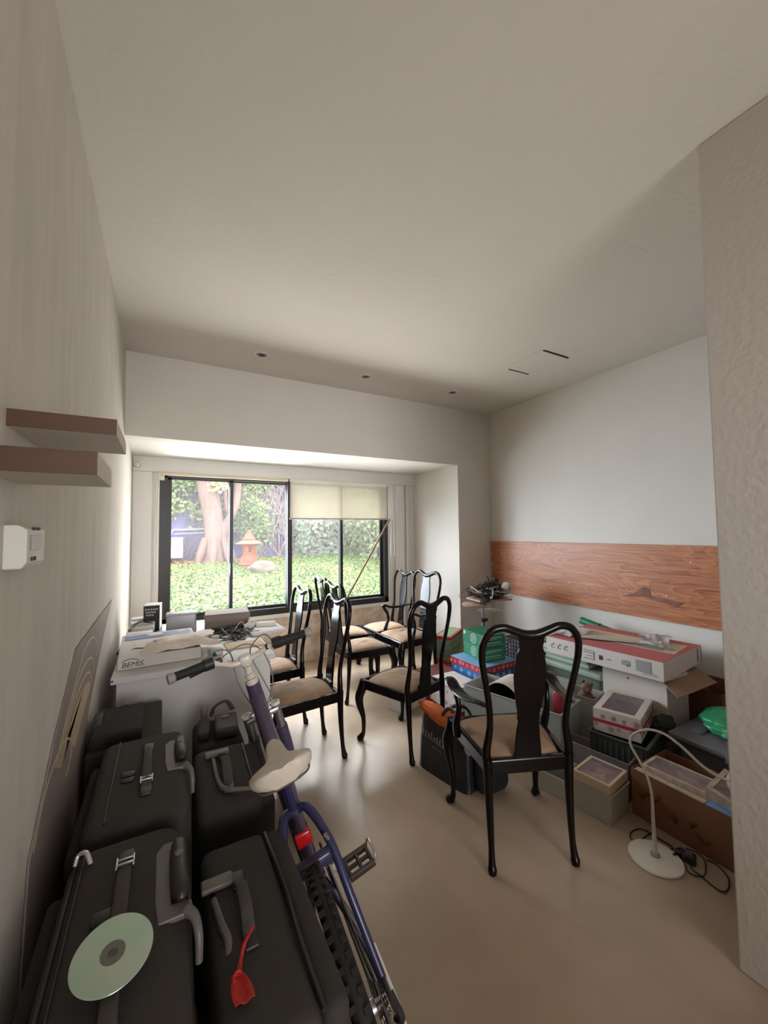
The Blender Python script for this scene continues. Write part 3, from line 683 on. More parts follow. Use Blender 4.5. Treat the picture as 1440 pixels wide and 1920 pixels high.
def pedal(b, x0, y0, z0, s):
    for dy in (-.038, .038): rbox(b, (x0+s*.05, y0+dy, z0), (.095, .014, .022), .004)
    for dx in (.008, .05, .09): rbox(b, (x0+s*dx, y0, z0), (.012, .07, .018), .004)
    cyl(b, (x0-s*.01, y0, z0), (x0+s*.09, y0, z0), .007, 8)
pd = P('pedal', lambda b: pedal(b, .098, .361, .264, 1), mat('pedal_brown_black', lin((58, 46, 40)), .5)); P('pedal_cage', lambda b: stube(b, [(.19, .32, .26), (.205, .325, .29), (.205, .36, .30), (.205, .395, .29), (.19, .40, .26)], .004, 5, 6), SILVER, pd)
P('pedal', lambda b: pedal(b, -.085, .55, .28, -1), mat('pedal_brown_black', (0, 0, 0)))
P('kickstand', lambda b: tube(b, [(.092, .12, .24), (.094, -.02, .20), (.088, -.10, .13)], [.006, .005, .005], 8), mat('cap_white', (0, 0, 0)))
for s in (-1, 1): P('brake_arm', lambda b: stube(b, [(s*.05, .14, .52), (s*.065, .13, .57), (s*.055, .11, .625)], [.009, .008, .006], 4, 8), SILVER)
for s in (-1, 1): P('brake_arm', lambda b: stube(b, [(s*.05, .90, .56), (s*.075, .875, .60), (s*.06, .86, .66)], [.009, .008, .006], 4, 8), mat('dark_plastic', (0, 0, 0)))

# ================================================================ luggage
FAB = mat('black_luggage_fabric', lin((52, 48, 45)), .85, bump=.25, bscale=220, var=.12, vscale=5)
FAB2 = mat('charcoal_luggage_fabric', lin((44, 41, 39)), .9, bump=.3, bscale=180)
STRAP = mat('grey_black_strap', lin((66, 62, 60)), .75, bump=.3, bscale=300)
GREYP = mat('grey_plastic', lin((98, 92, 90)), .45)
DARKP = mat('black_plastic', lin((36, 34, 34)), .4)
def wheels(t, w_, d_):
    for sx in (-1, 1):
        for sy in (-1, 1):
            b = NB(); cyl(b, (sx*(w_/2-.04)-.012, sy*(d_/2-.05), .022), (sx*(w_/2-.04)+.012, sy*(d_/2-.05), .022), .022, 16); obj('wheel', b, DARKP, t)
def shell(t, w_, d_, h_, m=FAB, r=.035, z0=.03, name='body'):
    b = NB(); rbox(b, (0, 0, z0+(h_-z0)/2), (w_, d_, h_-z0), r, 5); return obj(name, b, m, t, angle=60)
def strap(t, y0, y1, x, z, w_=.028, rise=.03, name='carry_handle', m=STRAP, buckle=None, along='y'):
    b = NB(); L = y1-y0
    pts_ = [(x, y0, z+.002), (x, y0+L*.08, z+.010), (x, y0+L*.3, z+rise), (x, (y0+y1)/2, z+rise*1.1), (x, y1-L*.3, z+rise), (x, y1-L*.08, z+.010), (x, y1, z+.002)]
    stube(b, pts_, w_/2, 5, 12, ref=(0, 0, 1), flat=.22)
    h = obj(name, b, m, t)
    for yy in (y0, y1):
        b = NB(); rbox(b, (x, yy, z+.004), (w_*1.25, .05, .010), .004); obj('handle_anchor', b, DARKP, h)
    if buckle is not None:
        b = NB(); yy = buckle; zz = z+.016
        for dx in (-w_*.62, w_*.62): rbox(b, (x+dx, yy, zz), (.004, .036, .006), .0015)
        for dy in (-.006, .008): rbox(b, (x, yy+dy, zz), (w_*1.2, .003, .006), .001)
        obj('buckle', b, SILVER, h, label='silver metal buckle')
    return h
def tele(t, x, y0, y1, z, sgn=1, light=GREYP):
    "recessed pull handle: plate along the edge, capsule grip with push button, bracket going down the back"
    b = NB(); L = y1-y0
    poly = [(x-.03, y0+.0), (x-.036, y0+L*.25), (x-.036, y1-L*.12), (x-.02, y1), (x+.02, y1), (x+.024, y1-.02), (x-.006, y1-.03), (x-.006, y0+.035), (x+.03, y0+.03), (x+.034, y0)]
    prism(b, poly, z-.004, z+.008); pl = obj('pull_handle_plate', b, light, t, smooth=False, bevel=.003)
    b = NB(); stube(b, [(x+.012, y0+.035, z+.012), (x+.012, y0+.045, z+.018), (x+.010, (y0+y1)/2, z+.021), (x+.012, y1-.04, z+.018), (x+.012, y1-.03, z+.01)], [.010, .017, .018, .017, .010], 5, 14); g = obj('grip', b, DARKP, pl)
    b = NB(); lathe(b, [(0, 0), (.0085, 0), (.0085, .002), (0, .003)], 20, (x+.010, y1-L*.42, z+.0385)); obj('push_button', b, light, pl)
    b = NB(); stube(b, [(x+.02, y0+.01, z+.004), (x+.034, y0-.008, z+.0), (x+.040, y0-.03, z-.02), (x+.040, y0-.04, z-.06)], [.011, .009, .008, .007], 5, 10); obj('handle_bracket', b, light, pl)
    return pl
# nearest suitcase with the disc
t = thing('suitcase', 'nearest black fabric suitcase with a compact disc lying on top', 'suitcase', (-.065, .93, 0), group=None)
shell(t, .235, .60, .70, r=.05)
b = NB(); rbox(b, (-.136, 0, .34), (.035, .54, .56), .016, 4); obj('front_pocket', b, FAB2, t)
b = NB(); tube(b, [(-.10, -.26, .692), (-.10, .26, .692)], .004, 6); tube(b, [(-.085, -.27, .699), (-.085, .27, .699)], .003, 6); obj('zipper_piping', b, DARKP, t)
strap(t, -.19, .19, .0, .70, .026, .020, buckle=.165)
b = NB(); rbox(b, (-.03, .045, .705), (.035, .03, .012), .004); obj('side_clip', b, DARKP, t)
b = NB(); rbox(b, (.0, -.21, .7015), (.05, .07, .004), .002); pt = obj('name_patch', b, DARKP, t)
b = NB(); rbox(b, (.0, -.215, .7045), (.034, .012, .003), .001); obj('patch_label', b, GREYP, pt)
tele(t, .095, -.02, .20, .695)
b = NB(); stube(b, [(-.10, .23, .70), (-.095, .24, .715), (-.08, .235, .718), (-.07, .22, .70)], .005); obj('zip_pull', b, SILVER, t)
wheels(t, .235, .6)
t = thing('compact_disc', 'silver green compact disc lying on the nearest suitcase', 'disc', (-.066, .850, .7370), rot=(math.radians(13), math.radians(1), 0))
CD = mat('disc_silver', lin((186, 196, 178)), .22, metal=.35, var=.15, vscale=14, vcol=lin((168, 196, 176)))
b = NB(); lathe(b, [(.0185, 0), (.0595, 0), (.06, .0006), (.0595, .0012), (.0185, .0012), (.0185, 0)], 64); b.faces.ensure_lookup_table(); obj('disc_face', b, CD, t, angle=25)
b = NB(); lathe(b, [(.0075, 0), (.0185, 0), (.0185, .0013), (.0075, .0013), (.0075, 0)], 40); obj('disc_hub', b, mat('disc_hub_grey', lin((104, 102, 94)), .3), t, angle=25)
# second suitcase behind it
t = thing('suitcase', 'upright black suitcase behind the one with the disc, silver buckle on top', 'suitcase', (-.05, 1.515, 0))
shell(t, .25, .50, .70, r=.032)
b = NB(); rbox(b, (-.14, 0, .36), (.035, .44, .56), .016, 4); obj('front_pocket', b, FAB2, t)
b = NB(); rbox(b, (-.165, .05, .34), (.03, .30, .42), .014, 4); obj('small_pocket', b, FAB2, t)
b = NB(); tube(b, [(-.10, -.22, .692), (-.10, .22, .692)], .004, 6); tube(b, [(-.075, -.23, .700), (-.075, .23, .700)], .003, 6); obj('zipper_piping', b, DARKP, t)
strap(t, -.13, .13, .015, .70, .024, .022, buckle=-.09)
b = NB(); rbox(b, (-.035, -.02, .705), (.035, .022, .012), .004); rbox(b, (-.035, -.05, .705), (.035, .014, .010), .004); obj('side_clip', b, DARKP, t)
tele(t, .10, -.05, .15, .695)
wheels(t, .25, .5)
# third, small one against the wall in front of the desk
t = thing('suitcase', 'boxy black suitcase farthest back, between the leaning picture and the desk', 'suitcase', (-.12, 2.07, 0))
shell(t, .25, .44, .63, r=.008, z0=.03)
b = NB(); rbox(b, (-.03, -.05, .655), (.17, .28, .06), .012); obj('top_pouch', b, FAB2, t)
b = NB(); rbox(b, (-.02, .09, .69), (.02, .03, .012), .005); obj('buckle', b, GREYP, t)
strap(t, -.15, .10, -.105, .64, .03, .05)
wheels(t, .25, .44)
# right hand pair
t = thing('suitcase', 'wide black suitcase nearest the bicycle rear wheel, with a red ribbon on its handle', 'suitcase', (.176, .935, 0))
shell(t, .165, .50, .62, r=.03, name='body')
b = NB(); rbox(b, (.106, .0, .325), (.054, .49, .58), .022, 5); obj('front_section', b, FAB, t)
b = NB(); stube(b, [(.083, -.235, .612), (.079, -.1, .622), (.085, .05, .618), (.081, .235, .612)], .006, 6, 6); obj('zipper_piping', b, DARKP, t)
strap(t, -.055, .10, -.010, .62, .024, .030)
b = NB(); rbox(b, (-.055, .11, .628), (.07, .034, .014), .005); obj('handle_tab', b, GREYP, t)
b = NB(); stube(b, [(-.066, .07, .625), (-.058, .0, .628), (-.05, -.04, .622), (-.06, -.09, .60)], [.007, .008, .008, .006], 5, 8); obj('handle_bracket', b, GREYP, t)
wheels(t, .165, .50)
t = thing('ribbon_tag', 'frayed red ribbon tied to the handle of the suitcase beside the bicycle', 'ribbon', (.150, .862, .640))
RED = mat('red_ribbon', lin((196, 42, 32)), .7, var=.3, vscale=30, bump=.4, bscale=90)
b = NB(); stube(b, [(.022, .018, .006), (.004, .004, -.004), (-.008, -.02, -.008), (-.014, -.038, -.008), (-.018, -.05, -.008)], [.003, .004, .0035, .0045, .006], 5, 8, ref=(0, 0, 1), flat=.35); obj('ribbon', b, RED, t)
b = NB(); sheet(b, lambda u, v: (-.020+.020*(v-.5)*(1+.8*math.sin(u*2.2))+.006*u, -.048-.052*u, -.007+.003*math.sin(v*9)), 14, 8, .0015); obj('frayed_end', b, RED, t)
b = NB(); tube(b, [(-.019+.006*math.cos(a*PI/8), -.050, -.006+.006*math.sin(a*PI/8)) for a in range(16)], .0025, 6, closed=True); obj('knot', b, RED, t)
t = thing('suitcase', 'lower black suitcase under the bicycle saddle nose, with a raised strap handle', 'suitcase', (.205, 1.545, 0), rz=-.03)
shell(t, .20, .42, .60, r=.03)
b = NB(); rbox(b, (.108, 0, .31), (.05, .40, .56), .018, 4); obj('front_section', b, FAB, t)
b = NB(); stube(b, [(.078, -.19, .594), (.076, 0, .602), (.08, .19, .594)], .005, 5, 6); obj('zipper_piping', b, DARKP, t)
strap(t, -.10, .11, .0, .60, .030, .034)
b = NB(); rbox(b, (-.02, .125, .612), (.085, .035, .014), .005); obj('handle_tab', b, GREYP, t)
b = NB(); stube(b, [(-.035, .10, .605), (-.03, -.06, .612), (-.01, -.12, .612), (.045, -.15, .615), (.085, -.165, .612)], [.007, .008, .008, .006, .006], 5, 8); obj('handle_bracket', b, GREYP, t)
wheels(t, .2, .42)
# camera and tool bags on the floor stand between the desk and the bicycle
t = thing('equipment_bag', 'small cluttered black equipment bag with straps in front of the white desk', 'bag', (.235, 2.06, .0))
b = NB(); rbox(b, (0, 0, .26), (.20, .30, .52), .03, 4); obj('body', b, FAB2, t)
b = NB(); rbox(b, (.035, -.02, .545), (.10, .17, .05), .012, 3, rz=-.1); obj('lid_pouch', b, mat('charcoal_vinyl', lin((58, 54, 54)), .6), t)
b = NB(); rbox(b, (-.06, .0, .54), (.05, .16, .04), .012, 3, rz=-.1); obj('side_pouch', b, STRAP, t)
b = NB(); rbox(b, (-.05, .10, .575), (.03, .02, .05), .006); obj('strap_clip', b, GREYP, t)
b = NB(); stube(b, [(-.02, .1, .55), (.0, .11, .59), (.05, .10, .61), (.075, .06, .58)], .014, 5, 8, ref=(0, 0, 1), flat=.35); obj('carry_strap', b, STRAP, t)
b = NB(); lathe(b, [(0, 0), (.018, 0), (.02, .004), (0, .006)], 20, (.035, .02, .570)); obj('badge', b, GREYP, t)
# leaning picture
t = thing('leaning_picture', 'thin grey board painted with pale nested arches, leaning on the left wall', 'picture', (0, 0, 0))
PIC = [(1.12, 0.004), (1.93, 0.004), (2.04, .722), (2.44, .918), (2.832, 1.067), (1.763, 1.054), (1.439, .862), (1.232, .694)]
MP = Matrix(((0, 0, 1, 0), (1, 0, 0, 0), (0, 1, 0, 0), (0, 0, 0, 1)))
b = NB(); prism(b, PIC, -.2635, -.2595, MP)
obj('board', b, mat('taupe_board', lin((142, 130, 126)), .65, var=.12, vscale=3), t, smooth=False)
PALE = mat('pale_gold_line', lin((190, 168, 140)), .6)
def onboard(pp): return [at(px, py, 'x', -.2592) for px, py in pp]
for pp in ([(104, 1440), (125, 1345), (145, 1268), (158, 1222), (169, 1200), (177, 1196), (182, 1208), (181, 1230)],
           [(108, 1440), (128, 1345), (150, 1268), (163, 1240), (172, 1234), (176, 1244), (175, 1262)],
           [(112, 1440), (134, 1335), (155, 1278), (166, 1261), (171, 1268), (171, 1284)],
           [(62, 1600), (84, 1490), (108, 1415), (124, 1387), (133, 1390), (131, 1425), (124, 1455)]):
    b = NB(); tube(b, cat(onboard(pp), 5), .0042, 6, ref=(1, 0, 0), flat=.3); obj('arch_line', b, PALE, t)
b = NB(); v = [b.verts.new(p) for p in cat(onboard([(116, 1440), (140, 1330), (158, 1288), (167, 1277), (168, 1292), (154, 1345), (140, 1400), (132, 1385), (124, 1390)]), 4, True)]
b.faces.new(v); obj('arch_fill', b, PALE, t, smooth=False)

# ================================================================ desk and what lies on it
DW = mat('white_melamine', lin((206, 204, 202)), .45)
t = thing('desk', 'white desk with a panel front standing between the luggage and the window', 'desk', (.18, 2.95, 0))
obj('desk_top', bx(((0, 0, .735), (.79, 1.20, .030))), DW, t, smooth=False, bevel=.002)
obj('front_panel', bx(((.0, -.56, .36), (.745, .02, .72))), DW, t, smooth=False)
obj('side_panel', bx(((-.362, .01, .36), (.02, 1.12, .72))), DW, t, smooth=False)
obj('side_panel', bx(((.362, -.36, .36), (.02, .38, .72))), DW, t, smooth=False)
obj('back_panel', bx(((-.05, .56, .36), (.62, .02, .72))), DW, t, smooth=False)
b = NB(); lathe(b, [(0, 0), (.005, 0), (.005, .002), (0, .002)], 12, (-.388, -.601, .738), Matrix.Rotation(PI/2, 3, 'X')); obj('edge_hole', b, DK, t)
DZ = .7515
CARTON = mat('white_carton', lin((208, 203, 198)), .6, var=.04)
def carton(name, label, category, x, y, z, w_, d_, h_, rz, m=CARTON, lid=None, lid_h=.03, lid_m=None, group=None, bev=.002):
    t = thing(name, label, category, (x, y, z), rz=rz, group=group)
    obj('body', bx(((0, 0, h_/2-(.001 if lid_m else 0)), (w_, d_, h_-(.004 if lid_m else 0)))), m, t, smooth=False, bevel=bev)
    if lid_m:
        b = NB(); o_ = .004
        box(b, (0, 0, h_-.002), (w_+2*o_, d_+2*o_, .004))
        for sx in (-1, 1): box(b, (sx*(w_/2+o_/2), 0, h_-lid_h/2), (o_, d_+2*o_, lid_h))
        for sy in (-1, 1): box(b, (0, sy*(d_/2+o_/2), h_-lid_h/2), (w_, o_, lid_h))
        obj('lid', b, lid_m, t, smooth=False)
    return t
INK = mat('black_ink', (.02, .02, .022), .5)
t = carton('flat_box', 'flat white carton with a blue stripe and black lettering on the desk front edge', 'box', -.012, 2.739, DZ, .39, .53, .062, math.radians(2.1))
b = bx(((.0, .165, .0635), (.36, .12, .003))); bl = obj('blue_stripe', b, mat('print_blue', lin((92, 112, 156)), .5), t, smooth=False)
b = NB(); lathe(b, [(0, 0), (.034, 0), (.034, .001), (0, .001)], 30, (-.02, .19, .065), Matrix.Diagonal((1.3, .8, 1))); obj('white_oval', b, CARTON, bl)
b = NB(); box(b, (.13, .195, .0652), (.06, .045, .001)); obj('picture_print', b, mat('print_grey', lin((150, 150, 150)), .5), t, smooth=False)
text('lettering', t, 'BEMIS.', .036, INK, face_mtx((-.18, -.266, .010), (1, 0, 0), (0, 0, 1)), italic=.3, bold=0, label='black BEMIS lettering', sx=1.05)
strokes('swoosh', t, INK, [[(0, 0), (.02, .010), (.045, .013), (.065, .008), (.075, .001)]], .0016, face_mtx((-.178, -.266, .038), (1, 0, 0), (0, 0, 1)))
strokes('script_print', t, INK, [[(0, 0), (.02, -.006), (.03, .0), (.035, .008)], [(.045, -.003), (.055, .006)], [(.065, -.002), (.075, .004), (.08, .008)]], .0012, face_mtx((-.10, -.19, .0625), (1, 0, 0), (0, 1, 0)))
# crumpled paper and plastic sheets on the flat box
PAP = mat('cream_paper', lin((206, 194, 180)), .7, var=.06, bump=.5, bscale=20)
def crumple(x, y, z, w_, d_, rz, amp, seed, m, name, label, cat_, drape=0.0, n_=22):
    R_ = Matrix.Rotation(rz, 3, 'Z'); b = NB()
    def f(u, v):
        p = Vector(((u-.5)*w_*(1+.15*math.sin(v*4+seed)), (v-.5)*d_*(1+.15*math.cos(u*5+seed)), 0))
        q = noise.noise(Vector((u*3.2+seed, v*2.2, seed)))+.5*abs(noise.noise(Vector((u*8, v*5, seed+4)))); p.z = amp*(.5+q*.9)
        if drape and v < drape: p.z -= (drape-v)*d_*.8; p.y += (drape-v)*d_*.45
        return R_ @ p
    sheet(b, f, n_, n_, .001)
    o = obj(name, b, m, loc=(x, y, z), angle=25); return tag(o, label, cat_)
crumple(.085, 2.56, DZ+.066, .34, .25, .10, .022, 1.0, PAP, 'crumpled_paper', 'crumpled cream paper sheet spread over the flat white carton', 'paper', .0)
crumple(.13, 2.72, DZ+.068, .30, .18, .25, .016, 5.0, mat('pale_paper', lin((218, 210, 198)), .6, bump=.5, bscale=18), 'paper_envelope', 'long pale envelope lying behind the crumpled paper on the desk', 'envelope')
crumple(-.06, 2.66, DZ+.0635, .16, .10, -.1, .006, 9.0, mat('clear_film_green', lin((206, 210, 190)), .3), 'plastic_film', 'small pale plastic film at the left of the crumpled paper', 'film')
t = carton('small_box', 'tiny green and white packet at the desk front edge beside the paper', 'box', .27, 2.50, DZ, .07, .05, .035, .3)
prism_ = NB(); prism(prism_, [(-.034, .0), (.0, .0), (-.018, .032)], -.0262, -.0252, Matrix(((1, 0, 0, 0), (0, 0, 1, 0), (0, 1, 0, 0), (0, 0, 0, 1)))); obj('green_triangle', prism_, mat('print_green', lin((18, 92, 78)), .5), t, smooth=False)
# black box with script, silver box, shoebox
t = thing('gift_box', 'small black box with white handwritten script at the back of the desk', 'box', (-.061, 3.366, DZ+.012), rz=math.radians(-6))
obj('body', bx(((0, 0, .087), (.10, .13, .174))), mat('black_card', (.012, .012, .013), .5), t, smooth=False, bevel=.002)
obj('pale_side', bx(((0.002, .002, .089), (.0985, .1275, .174))), CARTON, t, smooth=False, label='pale top and side of the box')
sc = []
random.seed(21)
for row, zz in enumerate((.145, .125, .105)):
    x = .008+row*.004
    for k in range(5-row):
        sc.append([(x, zz), (x+.006, zz+.010), (x+.008, zz-.004), (x+.013, zz+.006), (x+.015, zz+.001)]); x += .017
strokes('script', t, mat('white_ink', lin((210, 208, 204)), .5), sc, .0011, face_mtx((-.05, -.0655, 0), (1, 0, 0), (0, 0, 1)))
t = thing('silver_box', 'rounded silver grey metal case standing on the desk between the black box and the shoebox', 'case', (.12, 3.18, DZ), rz=math.radians(-3))
b = NB(); rbox(b, (0, 0, .072), (.19, .09, .145), .012, 4); obj('body', b, mat('silver_grey_paint', lin((168, 168, 176)), .4, metal=.25), t)
b = NB(); rbox(b, (.0, -.005, .135), (.195, .095, .02), .008, 3); obj('lid', b, mat('silver_lid', lin((188, 188, 192)), .35, metal=.25), t)
carton('shoebox', 'grey brown shoebox with a lid at the back of the desk', 'box', .421, 3.19, DZ, .30, .20, .115, math.radians(-4), mat('taupe_card', lin((128, 114, 106)), .7), lid_m=mat('taupe_card_lid', lin((140, 128, 118)), .7), lid_h=.045)
RW = mat('router_white', lin((200, 198, 194)), .5)
for k, (x, y, h_) in enumerate(((-.13, 3.10, .030), (-.125, 3.22, .030), (-.12, 3.33, .030), (-.12, 3.43, .028))):
    t = thing('modem', ['nearest of the white modems lined up at the left end of the desk', 'second white modem from the front at the left end of the desk', 'third white modem from the front at the left end of the desk', 'farthest of the white modems at the left end of the desk'][k], 'modem', (x, y, DZ+.012+.0*k), group='white modems at the left end of the desk')
    b = NB(); rbox(b, (.0, 0, .02+.012*k/2), (.15, .085, .04+.012*k), .006, 3); obj('casing', b, RW, t)
    b = NB(); rbox(b, (.0, -.043, .015), (.12, .004, .01), .001); obj('vent_strip', b, mat('vent_grey', lin((140, 136, 132)), .5), t)
tag(obj('equipment_tray', bx(lo_hi(-.205, .0, 3.04, 3.50, DZ, DZ+.0115)), mat('black_card', (0, 0, 0)), smooth=False), 'black tray under the modems and the black box on the desk', 'tray')
def cable(label, pts_, r=.003, m=None, plug=None, name='cable', group=None, n_=6):
    t = thing(name, label, 'cable', tuple(pts_[0]), group=group); p0 = Vector(pts_[0])
    b = NB(); stube(b, [Vector(p)-p0 for p in pts_], r, n_, 6); obj('cord', b, m or mat('black_cord', (.015, .014, .014), .5), t)
    if plug:
        e = Vector(pts_[-1])-p0
        b = NB(); rbox(b, e, (.018, .034, .018), .005); obj('plug', b, mat('black_cord', (0, 0, 0)), t)
    return t
cable('black cable with a plug hanging over the left end of the desk', [(-.06, 3.28, DZ+.07), (-.14, 3.25, DZ+.085), (-.19, 3.15, DZ+.05), (-.2, 3.06, DZ+.03), (-.215, 2.95, DZ+.02), (-.225, 2.85, DZ-.005)], .0035, plug=1)
cable('thin black cable looping over the white modems', [(-.02, 3.30, DZ+.10), (-.12, 3.30, DZ+.09), (-.18, 3.2, DZ+.075), (-.2, 3.1, DZ+.03), (-.15, 3.04, DZ+.02), (-.05, 3.03, DZ+.03)], .003)
# tangle of small chargers by the shoebox
random.seed(5)
b = NB()
for i in range(26):
    cx, cy = random.uniform(.27, .56), random.uniform(2.78, 3.06); P_ = []
    for k in range(7): P_.append((cx+random.gauss(0, .04), cy+random.gauss(0, .045), DZ+.006+abs(random.gauss(0, .016))))
    stube(b, P_, random.choice((.002, .0028, .0035)), 5, 6)
tag(obj('cable_tangle', b, mat('black_cord', (0, 0, 0))), 'dark tangle of charger cables on the desk in front of the shoebox', 'cables', kind='stuff')
for k, (x, y, rz, c_, lb) in enumerate(((.30, 2.80, .4, (196, 190, 182), 'white charger plug at the left of the cable tangle'), (.36, 2.74, 1.0, (120, 116, 112), 'grey adapter in front of the cable tangle'), (.44, 2.86, -.5, (40, 38, 38), 'black adapter in the middle of the cable tangle'), (.52, 2.92, .2, (186, 180, 172), 'pale adapter at the right of the cable tangle'), (.37, 2.98, .9, (60, 56, 56), 'dark grey adapter close against the shoebox'))):
    t = thing('power_adapter', lb, 'adapter', (x, y, DZ+.012), rz=rz, group='small adapters among the cables on the desk')
    b = NB(); rbox(b, (0, 0, .013), (.045, .032, .026), .006, 3); obj('casing', b, mat(f'adapter_{k}', lin(c_), .5), t)
    b = NB(); cyl(b, (.022, 0, .013), (.045, 0, .013), .004, 8); obj('prong', b, STEEL, t)
b = NB(); stube(b, [(.42, 2.86, DZ+.02), (.44, 2.87, DZ+.06), (.48, 2.9, DZ+.085), (.51, 2.90, DZ+.03), (.56, 2.9, DZ+.01)], .0025, 8, 6); o = obj('charging_cable', b, mat('white_cord', lin((190, 184, 176)), .5)); tag(o, 'white cord arching up out of the cable tangle', 'cord')
tag(obj('notepad', bx(((.45, 2.62, DZ+.004), (.22, .13, .008))), mat('yellow_cream_paper', lin((206, 184, 148)), .7), smooth=False), 'cream notepad lying at the right front of the desk', 'notepad')
# white foam packing on the right edge of the desk
t = thing('foam_packing', 'jagged white foam packing pieces on the right edge of the desk', 'packing', (.615, 2.92, DZ), rz=.1)
FOAM = mat('white_foam', lin((214, 212, 210)), .8)
b = NB(); rbox(b, (.02, -.02, .012), (.24, .20, .022), .004, 2); obj('foam_slab', b, FOAM, t)
for (x, y, s, a) in ((-.07, .05, .075, .3), (-.02, .08, .055, -.2)):
    b = NB(); prism(b, [(-.035, 0), (.035, 0), (.045, s*.35), (.012, s*.45), (.004, s), (-.010, s*.5), (-.04, s*.4)], -.006, .006, Matrix.Translation((x, y, .022)) @ Matrix.Rotation(a, 4, 'Z') @ Matrix.Rotation(PI/2, 4, 'X')); obj('foam_fin', b, FOAM, t, smooth=False)
b = NB(); rbox(b, (.05, .05, .035), (.14, .05, .03), .008, 2, rz=-.3); obj('foam_block', b, FOAM, t)

# ================================================================ stored things along the right wall
RD = math.radians
BLUE = mat('pale_blue_lid', lin((106, 158, 196)), .5)
def print_marks(o, w_, d_, z0, z1, m, size=.02, n_=5, star=True, seed=1, top=False, gap=None):
    "printed snowflakes or dots on the four sides (and top) of a box, in the box's own mesh with a second material"
    rnd = random.Random(seed); t_ = bmesh.new(); t_.from_mesh(o.data); nf = len(t_.faces)
    def mark(M_, x, y, s):
        if star:
            for k in range(6):
                a = k*PI/3; tube(t_, [M_ @ Vector((x, y, .0008)), M_ @ Vector((x+s*math.cos(a), y+s*math.sin(a), .0004))], s*.085, 4)
                p_ = (x+.62*s*math.cos(a), y+.62*s*math.sin(a))
                for q in (-.7, .7): tube(t_, [M_ @ Vector((*p_, .0004)), M_ @ Vector((p_[0]+.35*s*math.cos(a+q), p_[1]+.35*s*math.sin(a+q), .0004))], s*.07, 4)
        else: lathe(t_, [(0, 0), (s, 0), (s*.8, .0006), (0, .0006)], 8, M_ @ Vector((x, y, 0)), M_.to_3x3())
    g = gap or size*2.6
    faces = [(face_mtx((-w_/2, d_/2, z0), (0, -1, 0), (0, 0, 1)), d_), (face_mtx((-w_/2, -d_/2, z0), (1, 0, 0), (0, 0, 1)), w_)]
    for M_, L in faces:
        nx = max(1, int(L/g)); ny = max(1, int((z1-z0)/g))
        for i in range(nx):
            for j in range(ny):
                mark(M_, (i+.5+rnd.uniform(-.2, .2)+(.25 if j % 2 else -.2))*L/nx, (j+.5+rnd.uniform(-.1, .1))*(z1-z0)/ny, size*rnd.uniform(.6, 1.1)*.5)
    for f in list(t_.faces)[nf:]: f.material_index = 1
    o.data.materials.append(m); t_.to_mesh(o.data); t_.free()
SW = mat('snow_print_white', lin((224, 230, 236)), .5); SG = mat('snow_print_taupe', lin((142, 112, 104)), .6); SP = mat('snow_print_pink', lin((226, 186, 188)), .5)
BLU = mat('bright_blue_card', lin((40, 116, 186)), .45); RDC = mat('red_lid_card', lin((178, 34, 50)), .45); SNW = mat('snow_box_white', lin((206, 194, 188)), .5); DRD = mat('dotted_red_card', lin((190, 28, 42)), .45)
t = carton('gift_box', 'large blue snowflake gift box with a red snowflake lid', 'box', 2.429, 2.629, 0, .385, .385, .348, RD(2), BLU); print_marks(t.children[0], .387, .387, .02, .295, SW, .045, seed=3, gap=.068)
o_ = .392; b = NB()
for sx in (-1, 1): box(b, (sx*o_/2, 0, .323), (.005, o_+.005, .052)); box(b, (0, sx*o_/2, .323), (o_, .005, .052))
o = obj('lid_rim', b, RDC, t, smooth=False); print_marks(o, o_+.006, o_+.006, .30, .346, SP, .038, seed=4, gap=.045); obj('lid_top', bx(((0, 0, .3515), (o_+.005, o_+.005, .005))), BLUE, t, smooth=False)
GRN = mat('dark_green_card', lin((26, 98, 72)), .5); WI = mat('white_print', lin((200, 206, 198)), .6)
for k, (z, lb) in enumerate(((.355, 'lower of the two green storage boxes on the blue snowflake box'), (.464, 'upper of the two green storage boxes on the blue snowflake box'))):
    t = carton('green_box', lb, 'box', 2.452-.004*k, 2.648, z, .212, .30, .107, RD(-7+2*k), mat('green_card_'+str(k), lin(((40, 124, 92), (24, 104, 76))[k]), .5), group='green printed boxes on the blue gift box')
    b = NB(); M1 = face_mtx((-.1065, .0, .055), (0, -1, 0), (0, 0, 1))
    for rr in (.040, .034): tube(b, [M1 @ Vector((rr*math.cos(a*PI/12), rr*math.sin(a*PI/12), 0)) for a in range(24)], .0014, 5, closed=True)
    for q in range(4): tube(b, [M1 @ Vector((-.022, -.018+.012*q, 0)), M1 @ Vector((.022, -.018+.012*q, 0))], .0022, 5)
    obj('round_emblem', b, WI, t)
    b = NB(); M2 = face_mtx((0, -.1505, .055), (1, 0, 0), (0, 0, 1))
    for q, (x0, x1, zz) in enumerate(((-.09, .07, .03), (-.09, .02, .015), (-.09, .06, -.012), (-.09, .09, -.03))): tube(b, [M2 @ Vector((x0, zz, 0)), M2 @ Vector((x1, zz, 0))], .0028 if q % 2 == 0 else .0014, 5)
    obj('printed_lines', b, WI, t)
    if k: obj('label_patch', bx(((-.107, .125, .085), (.001, .03, .028))), WI, t, smooth=False)
t = carton('gift_box', 'red dotted gift box with a pale green lid standing under the sage green box', 'box', 2.594, 3.311, 0, .40, .165, .216, RD(33), DRD, lid_m=mat('lime_lid', lin((142, 176, 96)), .5), lid_h=.035); print_marks(t.children[0], .401, .166, .02, .18, SW, .013, star=False, seed=5, gap=.024)
